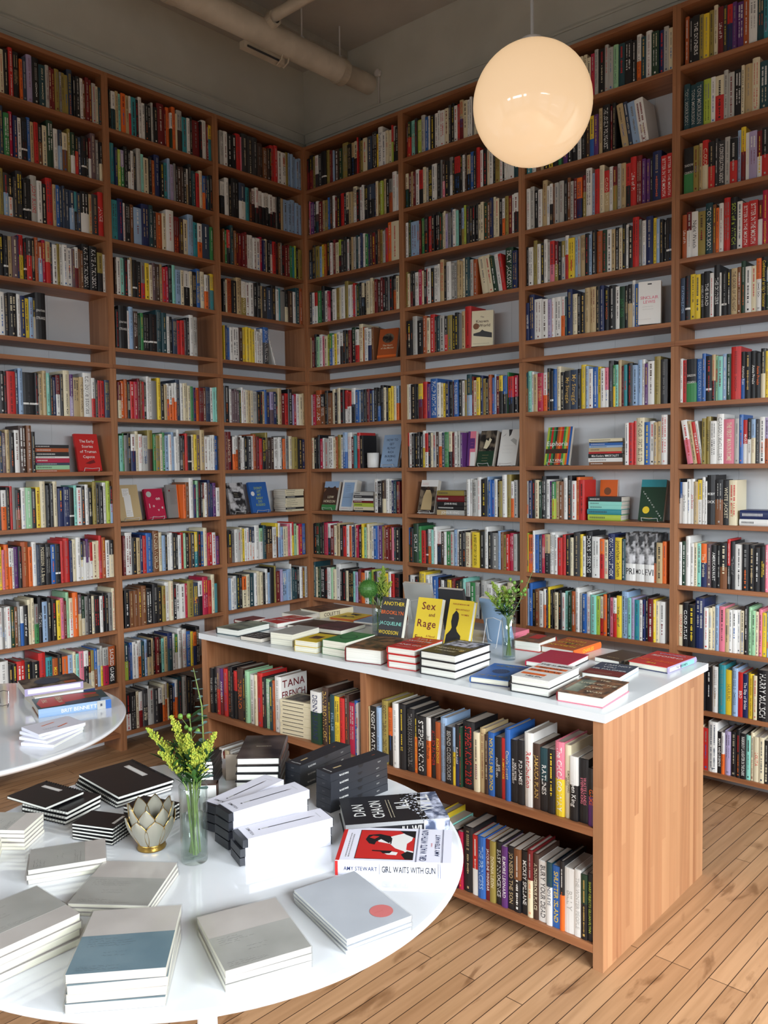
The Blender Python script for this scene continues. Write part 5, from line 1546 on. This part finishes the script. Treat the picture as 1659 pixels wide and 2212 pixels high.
for i, w in enumerate(LEVEL[5][::-1]):
    bbox(2.708+(.004 if i == 4 else 0), -2.440, 86+(-1.5 if i == 4 else .5*i), .190, .052, .0184, TZ+i*.0188, '%s black pencil box in the nearer pile of five' % w, g, i == 4)
for i, w in enumerate(LEVEL[3][::-1]):
    bbox(2.534, -2.386, 92+(1.0*i), .198, .052, .0198, TZ+i*.0202, '%s black pencil box in the farther pile of three' % w, g, i == 2)

# bound journals in dark film, elastic-band notebooks, kraft display card
g = 'black journals in dark film'
for i, w in enumerate(('bottom', 'third', 'second', 'top')):
    m = T(2.425, -2.484, TZ+i*.0206, 129+i) @ Matrix.Translation((-.088, -.056, 0))
    book(m, .176, .112, .0200, 'blotch_film' if i == 3 else 'cover_black', pages='pages_white', hard=True, group=g, cat='notebook', name='journal',
         label='%s black journal in shiny film beside the black pencil boxes' % w, art=[('lines', .3, .7, .5, .52, 1, 'c')] if i == 3 else ())
g = 'striped pile of thin notebooks'
for i in range(7):
    m = T(2.335, -2.600, TZ+i*.0098, 128+(i % 3)) @ Matrix.Translation((-.045, -.032, 0))
    book(m, .09, .064, .0092, 'cover_black', pages='pages_white', hard=False, group=g, cat='notebook', name='notebook',
         label='thin black notebook, %s, in the striped pile behind the vase' % ('topmost' if i == 6 else ('bottommost' if i == 0 else ORD[7-i]+' from top')))
t = empty('display_card', T(2.385, -2.548, TZ, 45))
tag(t, 'upright tan kraft card between the striped pile and black journals', 'card')
mb = MB(); mb.box(-.022, .022, -.0015, .0015, 0, .068, 'kraft'); mb.build('front_sheet', t)
mb = MB(); mb.quad((-.02, .002, .06), (.02, .002, .06), (.02, .03, .0), (-.02, .03, .0), 'kraft'); mb.build('prop', t)
t = empty('label_box', T(2.418, -2.655, TZ, 45))
tag(t, 'small white box with brown strap behind the flower vase', 'box')
mb = MB(); mb.box(-.02, .02, -.012, .012, 0, .03, 'w'); mb.build('carton', t)
mb = MB(); mb.box(-.023, -.0205, -.0125, .0125, 0, .034, 'N'); mb.box(.0205, .023, -.0125, .0125, 0, .034, 'N'); mb.box(-.023, .023, -.0125, .0125, .0305, .034, 'N'); mb.build('strap', t)

lie(2.878, -2.488, 50, .230, .150, .038, TZ, 'y0', 'black hardcover with long white lettering and icy trees, reading Ill Will', 'cover_jacket', pages='pages_white', spine_col='cover_jacket',
    art=[('poly', [(0, 0), (1, 0), (1, .38), (.6, .42), (.3, .3), (0, .26)], 'blotch_speck', 1), ('poly', [(0, 0), (1, 0), (1, .16), (.5, .22), (0, .2)], 'blotch_ice', 2),
         ('text', 'DAN', .48, .84, .17, .42, 'w'), ('text', 'CHAON', .48, .66, .17, .62, 'w'), ('text', 'ILL', .6, .40, .2, .5, 'w'), ('text', 'WILL', .6, .17, .2, .6, 'w'), ('lines', .15, .9, .5, .56, 2, 'c')],
    spine=[('rect', .75, 1, 0, 1, 'blotch_ice'), ('text', 'ILL WILL', .66, .45, .24, 'w')])
lie(2.992, -2.610, 36, .231, .153, .030, TZ, 'y0', 'white and red hardcover reading Girl Waits With Gun at the right table edge', 'box_white', pages='pages_white', spine_col='box_white', edge='box_white',
    art=[('rect', 0, 1, .965, 1, 'r', 1), ('rect', .06, .92, .33, .84, 'k', 1), ('rect', .07, .91, .335, .835, 'r', 2),
         ('poly', [(.07, .335), (.3, .335), (.34, .40), (.52, .40), (.62, .36), (.91, .335), (.91, .36), (.78, .50), (.72, .56), (.50, .55), (.38, .50), (.30, .42)], 'w', 3),
         ('poly', [(.07, .335), (.26, .335), (.30, .39), (.20, .44), (.07, .40)], 'k', 4), ('poly', [(.70, .335), (.91, .335), (.91, .48), (.80, .42)], 'k', 4),
         ('poly', [(.50, .54), (.56, .66), (.66, .68), (.72, .60), (.68, .54)], 'w', 3), ('poly', [(.52, .56), (.66, .54), (.74, .56), (.80, .66), (.76, .76), (.62, .78), (.50, .74), (.47, .69), (.56, .68), (.64, .64)], 'k', 4),
         ('poly', [(.64, .70), (.72, .66), (.74, .72), (.68, .75)], 'r', 5),
         ('poly', [(.18, .48), (.26, .47), (.30, .56), (.24, .60), (.19, .56)], 'w', 3), ('poly', [(.23, .54), (.30, .52), (.31, .70), (.28, .70), (.27, .62), (.22, .60)], 'k', 4),
         ('vtext', '', .5, .5, .1, .1, 'k'),
         ('rect', 0, 1, .305, .309, 'B', 1), ('rect', 0, 1, .298, .300, 'B', 1), ('rect', 0, 1, .075, .079, 'B', 1), ('rect', 0, 1, .085, .087, 'B', 1),
         ('text', 'GIRL WAITS WITH GUN', .5, .245, .085, .92, 'B'), ('text', 'AMY STEWART', .5, .125, .06, .7, 'B'), ('text', 'a novel', .5, .18, .025, .3, 'r'), ('lines', .1, .9, .88, .93, 2, 'g')],
    spine=[('rect', 0, .025, 0, 1, 'r'), ('rect', .905, .909, 0, 1, 'B'), ('rect', .888, .892, 0, 1, 'B'), ('rect', .385, .388, .15, .85, 'B'), ('text', 'AMY STEWART', .22, .26, .29, 'B'),
           ('text', 'GIRL WAITS WITH GUN', .635, .46, .46, 'k')])

# ------------------------------------------------------------------ left round table
lie(1.268, -2.448, 78, .205, .150, .034, TZ, 'y0', 'thick book under the dark picture book on the left table', 'c', hard=False, pages='pages_top', spine_col='w',
    spine=[('text', 'COLLECTED', .45, .28, .5, 'b'), ('rect', .8, 1, 0, 1, 'B'), ('rect', .0, .3, .1, .4, 'K')], art=[('rect', .7, 1, 0, 1, 'B', 1)])
lie(1.240, -2.468, 74, .195, .150, .026, TZ+.0345, 'y0', 'dark picture book with a grey oval, topmost on the left table', 'blotch_dark', hard=False, pages='pages_top', spine_col='v',
    art=[('poly', [(.55+.3*math.cos(a*.3), .55+.22*math.sin(a*.3)) for a in range(21)], 'd', 1), ('rect', .1, .3, .1, .3, 'O', 1)], spine=[('rect', .05, .95, .25, .85, 'w')])
lie(1.420, -2.485, 72, .232, .150, .030, TZ, 'y0', 'blue and red illustrated book with pale blue spine on the left table', 'T', hard=True, pages='pages_top', edge='n', spine_col='l',
    art=[('poly', [(.1, .95), (.5, .98), (.9, .9), (.95, .4), (.8, .1), (.5, .2), (.3, .5), (.1, .7)], 'r', 1), ('poly', [(.05, .6), (.3, .62), (.4, .3), (.2, .1), (.02, .2)], 'd', 2), ('poly', [(.4, .3), (.7, .32), (.7, .12), (.45, .1)], 'n', 2),
         ('rect', 0, .25, 0, .14, 'l', 2), ('poly', [(.55, .72), (.95, .7), (.95, .58), (.6, .6)], 'O', 2), ('text', 'THE', .6, .86, .1, .3, 'c'), ('text', 'MOTHERS', .6, .66, .1, .5, 'c')],
    spine=[('text', 'BRIT BENNETT', .55, .4, .5, 'w'), ('rect', .80, .92, 0, 1, 'G'), ('rect', .92, 1, 0, 1, 'b'), ('rect', .845, .875, .35, .65, 'B')])
g = 'white booklets fanned on the left table'
for i, (dx, dy, a, w) in enumerate(((.0, .0, 118, 'bottommost'), (-.012, .004, 108, 'third from top'), (-.02, .010, 100, 'second from top'), (-.012, .010, 90, 'topmost'))):
    lie(1.690+dx, -2.690+dy, a, .150, .110, .0095, TZ+i*.0098, 'x0', '%s white booklet in the fanned pile on the left table' % w, 'box_white', hard=False, pages='pages_white', group=g, name='booklet', cat='booklet',
        art=[('lines', .2, .6, .2, .34, 2, 'g'), ('poly', [(.3, .6), (.6, .7), (.58, .74), (.28, .64)], 'o', 1), ('poly', [(.5, .2), (.75, .34), (.72, .38), (.47, .24)], 'o', 1)] if i == 3 else ())
stand(T(1.215, -2.625, TZ, 60), .05, .03, 'shiny wire stand at the far left edge of the left table', mt='wire_metal', h=.05, lip=.014, group=None)

# ------------------------------------------------------------------ lotus candle holder
t = empty('candle_holder', T(2.554, -2.907, TZ))
tag(t, 'lotus-shaped shell candle holder with a brass foot', 'candle holder')
mb = MB(); mb.lathe([(0, 0), (.030, 0), (.031, .003), (.0285, .011), (.0285, .013), (.026, .013), (.026, .004), (0, .004)], 'brass', 40); mb.build('foot', t, smooth=True)
def petal(h, w, r0, r1, a):
    """a curved leaf of shell: half outline points over a bulging profile"""
    vs, fs = [], []
    n, m = 10, 6
    edge_l, edge_r = [], []
    for i in range(n+1):
        s = i/n
        z = .010+h*s
        r = r0+(r1-r0)*math.sin(min(s*1.2, 1.0)*PI/2)+.006*s*s
        hw = w*(.45+.55*math.sin(PI/2*s/.6)) if s < .6 else w*max(.02, math.cos(PI/2*(s-.6)/.4))**.85
        for j in range(m+1):
            u = (j/m-.5)*2
            th = hw*u/r
            rr = r-.004*abs(u)*s
            vs.append((rr*math.cos(a+th), rr*math.sin(a+th), z))
        edge_l.append(vs[-m-1]); edge_r.append(vs[-1])
    for i in range(n):
        for j in range(m):
            k = i*(m+1)+j
            fs.append((k, k+1, k+m+2, k+m+1))
    return vs, fs, edge_l+edge_r[::-1]
for ring, (h, w, r0, r1, off, cnt) in enumerate(((.088, .0225, .024, .045, 0, 8), (.064, .0225, .0265, .049, .5, 8))):
    for k in range(cnt):
        vs, fs, ed = petal(h, w, r0, r1, 2*PI*(k+off)/cnt)
        mb = MB(); mb.add(vs, fs, 'capiz')
        p = mb.build('petal', t, smooth=True)
        mb = MB(); mb.tube(ed, .0008, 'brass', 5); mb.build('brass_rim', p)

# ------------------------------------------------------------------ vases and flowers
def vase(x, y, z, h, r, label, wl=.62):
    t = empty('vase', T(x, y, z))
    tag(t, label, 'vase', 'clear glass flower vases')
    mb = MB()
    mb.lathe([(0, 0), (r*.9, 0), (r*.93, .003), (r*.93, h*.5), (r, h-.001), (r-.0008, h), (r-.0022, h-.001), (r*.93-.0022, h*.5), (r*.93-.0022, .012), (0, .011)], 'glass', 40)
    mb.build('glass', t, smooth=True)
    mb = MB()
    rw = r*.93-.0024
    mb.lathe([(0, .0112), (rw, .0122), (rw, h*wl), (0, h*wl)], 'water', 32)
    mb.build('water', t, smooth=False)
RT = Vector((rt.x, rt.y, 0)).normalized()
def P3(base, dx, dy, dz):
    """offset from a base point: to the right of the room diagonal, away, up"""
    return Vector(base)+RT*dx+Vector((-RT.y, RT.x, 0))*dy+Vector((0, 0, dz))
def leaf_blade(mb, p, d, n, ln, w, mt, curl=.2):
    d = Vector(d).normalized(); n = Vector(n)
    s = d.cross(n).normalized()*w
    up_ = s.cross(d).normalized()
    pts = []
    for q, k in ((0, .08), (.3, .8), (.6, .9), (.85, .5), (1, 0.03)):
        c = Vector(p)+d*ln*q+up_*(curl*ln*q*(1-q))
        pts.append((c-s*k, c+up_*(-.15*w*k), c+s*k))
    vs = [tuple(v) for tr in pts for v in tr]
    fs = []
    for i in range(len(pts)-1):
        a = i*3
        fs += [(a, a+1, a+4, a+3), (a+1, a+2, a+5, a+4)]
    mb.add(vs, fs, mt)
def goldenrod(foot, rim, tip, label, group, seed, fat=1.0, col='bloom', low=.35):
    rg = random.Random(seed)
    foot, rim, tip = Vector(foot), Vector(rim), Vector(tip)
    mid = rim.lerp(tip, .55)+Vector((rg.uniform(-.004, .004), rg.uniform(-.004, .004), .006))
    path = [foot, rim, mid, tip]
    t = empty('goldenrod_stem', Matrix.Translation(foot))
    tag(t, label, 'flower', group)
    F = lambda v: tuple(v-foot)
    mb = MB(); mb.tube([F(p) for p in path], [.0019, .0017, .0012, .0005], 'stem', 6); mb.build('stem', t)
    mb = MB()
    for s in [rg.uniform(0, .55) for _ in range(16)]:
        p = rim.lerp(tip, s)
        a = rg.uniform(0, 2*PI)
        d = Vector((math.cos(a), math.sin(a), rg.uniform(.5, 1.3)))
        leaf_blade(mb, F(p), d, (0, 0, 1), rg.uniform(.03, .055), rg.uniform(.003, .0055), 'leaf_dark' if rg.random() < .6 else 'leaf_mid')
    mb.build('leaves', t)
    mb = MB()
    L_ = (tip-rim).length
    n = int(80*fat)
    for i in range(n):
        s = low+(1-low)*(i/n)**.85
        p = rim.lerp(mid, s/.55) if s < .55 else mid.lerp(tip, (s-.55)/.45)
        a = rg.uniform(0, 2*PI)
        ln = .026*fat*(1-s)**.7*rg.uniform(.5, 1.1)+.003
        d = Vector((math.cos(a), math.sin(a), rg.uniform(.5, 1.2))).normalized()
        k = max(2, int(ln/.0032))
        for j in range(k):
            q = p+d*ln*(j+.5)/k+Vector((rg.uniform(-1, 1), rg.uniform(-1, 1), rg.uniform(-1, 1)))*.0014
            mb.ball(F(q), rg.uniform(.0013, .0024), col if rg.random() < .75 else 'bloom_green', 5, 3, rg.uniform(1, 1.5))
    mb.build('blossoms', t)
def eucalyptus(pts, label, group, seed, n=12, r0=.017, r1=.006):
    rg = random.Random(seed)
    pts = [Vector(p) for p in pts]
    foot = pts[0]
    t = empty('eucalyptus_stem', Matrix.Translation(foot))
    tag(t, label, 'foliage', group)
    F = lambda v: tuple(v-foot)
    mb = MB(); mb.tube([F(p) for p in pts], [.0016]*(len(pts)-1)+[.0006], 'stem', 6); mb.build('stem', t)
    seg = [(b-a).length for a, b in zip(pts, pts[1:])]
    tot = sum(seg)
    def at(s):
        s *= tot
        for i, q in enumerate(seg):
            if s <= q:
                return pts[i].lerp(pts[i+1], s/q)
            s -= q
        return pts[-1]
    for i in range(n):
        s = .36+.62*i/(n-1)
        p = at(s)
        r = r0+(r1-r0)*i/(n-1)
        a = i*1.2+rg.uniform(-.3, .3)
        for sg in (0, PI):
            mb = MB()
            d = Vector((math.cos(a+sg), math.sin(a+sg), .12))
            leaf_blade(mb, F(p), d, (0, 0, 1), r*1.7, r*.62, 'leaf_blue', .12)
            mb.build('leaf', t)
def berries(foot, rim, tip, label, group, seed, n=7, spread=.02, leaves=6, rb=.0052):
    rg = random.Random(seed)
    foot, rim, tip = Vector(foot), Vector(rim), Vector(tip)
    t = empty('berry_stem', Matrix.Translation(foot))
    tag(t, label, 'foliage', group)
    F = lambda v: tuple(v-foot)
    mb = MB(); mb.tube([F(foot), F(rim), F(tip)], [.002, .0018, .001], 'stem', 6)
    ends = []
    for i in range(n):
        p = rim.lerp(tip, rg.uniform(.6, 1))
        e = p+Vector((rg.uniform(-1, 1), rg.uniform(-1, 1), rg.uniform(.1, 1.2)))*spread
        mb.tube([F(p), F(e)], .0007, 'stem', 5)
        ends.append(e)
    mb.build('stem', t)
    for e in ends:
        mb = MB(); mb.ball(F(e), rb*rg.uniform(.8, 1.15), 'berry', 10, 8, 1.15); mb.build('berry', t, smooth=True)
    mb = MB()
    for i in range(leaves):
        p = rim.lerp(tip, rg.uniform(.25, .95))
        a = rg.uniform(0, 2*PI)
        leaf_blade(mb, F(p), (math.cos(a), math.sin(a), rg.uniform(-.2, .7)), (0, 0, 1), rg.uniform(.035, .055), rg.uniform(.010, .015), 'leaf_dark')
    mb.build('leaves', t)
# front table vase
VF = (2.675, -2.883, TZ)
vase(VF[0], VF[1], VF[2], .159, .0295, 'clear glass vase on the front round table', .6)
g = 'flowers in the front table vase'
q = lambda dx, dy, dz: P3(VF, dx, dy, dz)
goldenrod(q(.008, 0, .014), q(-.014, 0, .157), q(-.094, .01, .275), 'goldenrod spray leaning far left out of the front vase', g, 1, 1.25, low=.25)
goldenrod(q(.004, .004, .014), q(-.008, .004, .157), q(-.044, .01, .300), 'tallest goldenrod spray in the front vase, slightly left of centre', g, 2, 1.25, low=.3)
goldenrod(q(-.006, 0, .014), q(.002, -.004, .157), q(-.005, -.02, .270), 'goldenrod spray in the middle of the front vase', g, 3, 1.2, low=.2)
goldenrod(q(-.008, 0, .014), q(.010, 0, .157), q(.050, .0, .268), 'goldenrod spray leaning right out of the front vase', g, 4, .95, low=.35)
goldenrod(q(.0, -.008, .014), q(-.012, -.008, .157), q(-.062, -.02, .235), 'low goldenrod spray at the left front of the front vase', g, 5, 1.15, low=.3)
goldenrod(q(.006, -.008, .014), q(.004, -.012, .157), q(.012, -.035, .245), 'low goldenrod spray at the centre front of the front vase', g, 6, 1.0, low=.3)
goldenrod(q(.002, -.006, .014), q(.008, -.006, .157), q(.030, -.012, .250), 'goldenrod spray between the centre and right sprays of the front vase', g, 9, 1.1, low=.25)
goldenrod(q(-.002, .008, .014), q(-.006, .008, .157), q(-.026, .02, .262), 'goldenrod spray behind the left sprays of the front vase', g, 10, 1.15, low=.2)
eucalyptus([q(-.012, .006, .014), q(.014, .006, .157), q(.022, .01, .24), q(.020, .012, .32), q(.004, .014, .400)], 'tall blue-green eucalyptus sprig in the front vase', g, 7, 14)
berries(q(.010, .008, .014), q(.002, .012, .157), q(-.010, .03, .300), 'green berry sprig behind the goldenrod in the front vase', g, 8, 6, .025, 10)
# island vases
VL = (1.635, -1.140, IZT)
vase(VL[0], VL[1], VL[2], .145, .0315, 'clear glass vase on the island left of the standing books', .6)
g = 'flowers in the left island vase'
q = lambda dx, dy, dz: P3(VL, dx, dy, dz)
t = empty('green_ball_flower', Matrix.Translation(q(0, 0, .014)))
tag(t, 'round fuzzy green flower head in the left island vase', 'flower', g)
f0 = q(0, 0, .014)
mb = MB(); mb.tube([(0, 0, 0), tuple(q(-.01, 0, .14)-f0), tuple(q(-.044, .0, .19)-f0)], .0022, 'stem', 6); mb.build('stem', t)
hc = q(-.045, 0, .205)-f0
mb = MB()
mb.ball(tuple(hc), .040, 'leaf_mid', 14, 10)
rg = random.Random(4)
for i in range(1500):
    d = Vector((rg.gauss(0, 1), rg.gauss(0, 1), rg.gauss(0, 1))).normalized()
    s = d.cross(Vector((rg.uniform(-1, 1), rg.uniform(-1, 1), rg.uniform(-1, 1)))).normalized()*.0011
    a, b = hc+d*.032, hc+d*rg.uniform(.043, .053)+Vector((rg.uniform(-1, 1), rg.uniform(-1, 1), rg.uniform(-1, 1)))*.006
    mb.add([tuple(a-s), tuple(a+s), tuple(b)], [(0, 1, 2)], 'fuzz' if rg.random() < .6 else 'leaf_mid')
o = mb.build('flower_head', t)
goldenrod(q(.006, 0, .014), q(.008, 0, .143), q(.024, .0, .305), 'upright goldenrod spray in the left island vase', g, 12, 1.7, 'bloom_green', low=.25)
goldenrod(q(.0, .006, .014), q(.012, .004, .143), q(.060, .0, .235), 'goldenrod spray leaning right in the left island vase', g, 13, 1.5, low=.2)
goldenrod(q(-.006, .006, .014), q(.0, .008, .143), q(.012, .02, .250), 'goldenrod spray behind the green flower head', g, 14, 1.4, 'bloom_green', low=.25)
VR = (2.351, -1.190, IZT)
vase(VR[0], VR[1], VR[2], .160, .0275, 'clear glass vase on the island right of the standing books', .5)
g = 'flowers in the right island vase'
q = lambda dx, dy, dz: P3(VR, dx, dy, dz)
goldenrod(q(.006, 0, .014), q(-.008, 0, .158), q(-.090, .0, .262), 'goldenrod spray leaning left out of the right island vase', g, 21, 1.3, 'bloom_green', low=.3)
goldenrod(q(.004, 0, .014), q(-.004, 0, .158), q(-.062, .0, .300), 'tallest goldenrod spray in the right island vase', g, 22, 1.4, 'bloom_green', low=.35)
goldenrod(q(.0, .0, .014), q(.0, 0, .158), q(-.020, -.01, .285), 'goldenrod spray in the middle of the right island vase', g, 23, 1.4, 'bloom_green', low=.3)
berries(q(-.006, .0, .014), q(.004, 0, .158), q(.012, -.01, .262), 'large berry sprig in the right island vase', g, 24, 16, .045, 8, .0068)
berries(q(.008, .0, .014), q(-.004, -.006, .158), q(-.030, -.02, .205), 'leafy berry sprig low at the left of the right island vase', g, 25, 7, .03, 12, .006)
eucalyptus([q(-.01, .004, .014), q(.010, .006, .158), q(.045, .01, .225), q(.075, .012, .29), q(.098, .014, .345)], 'thin eucalyptus sprig leaning right out of the right island vase', g, 26, 14, .011, .006)
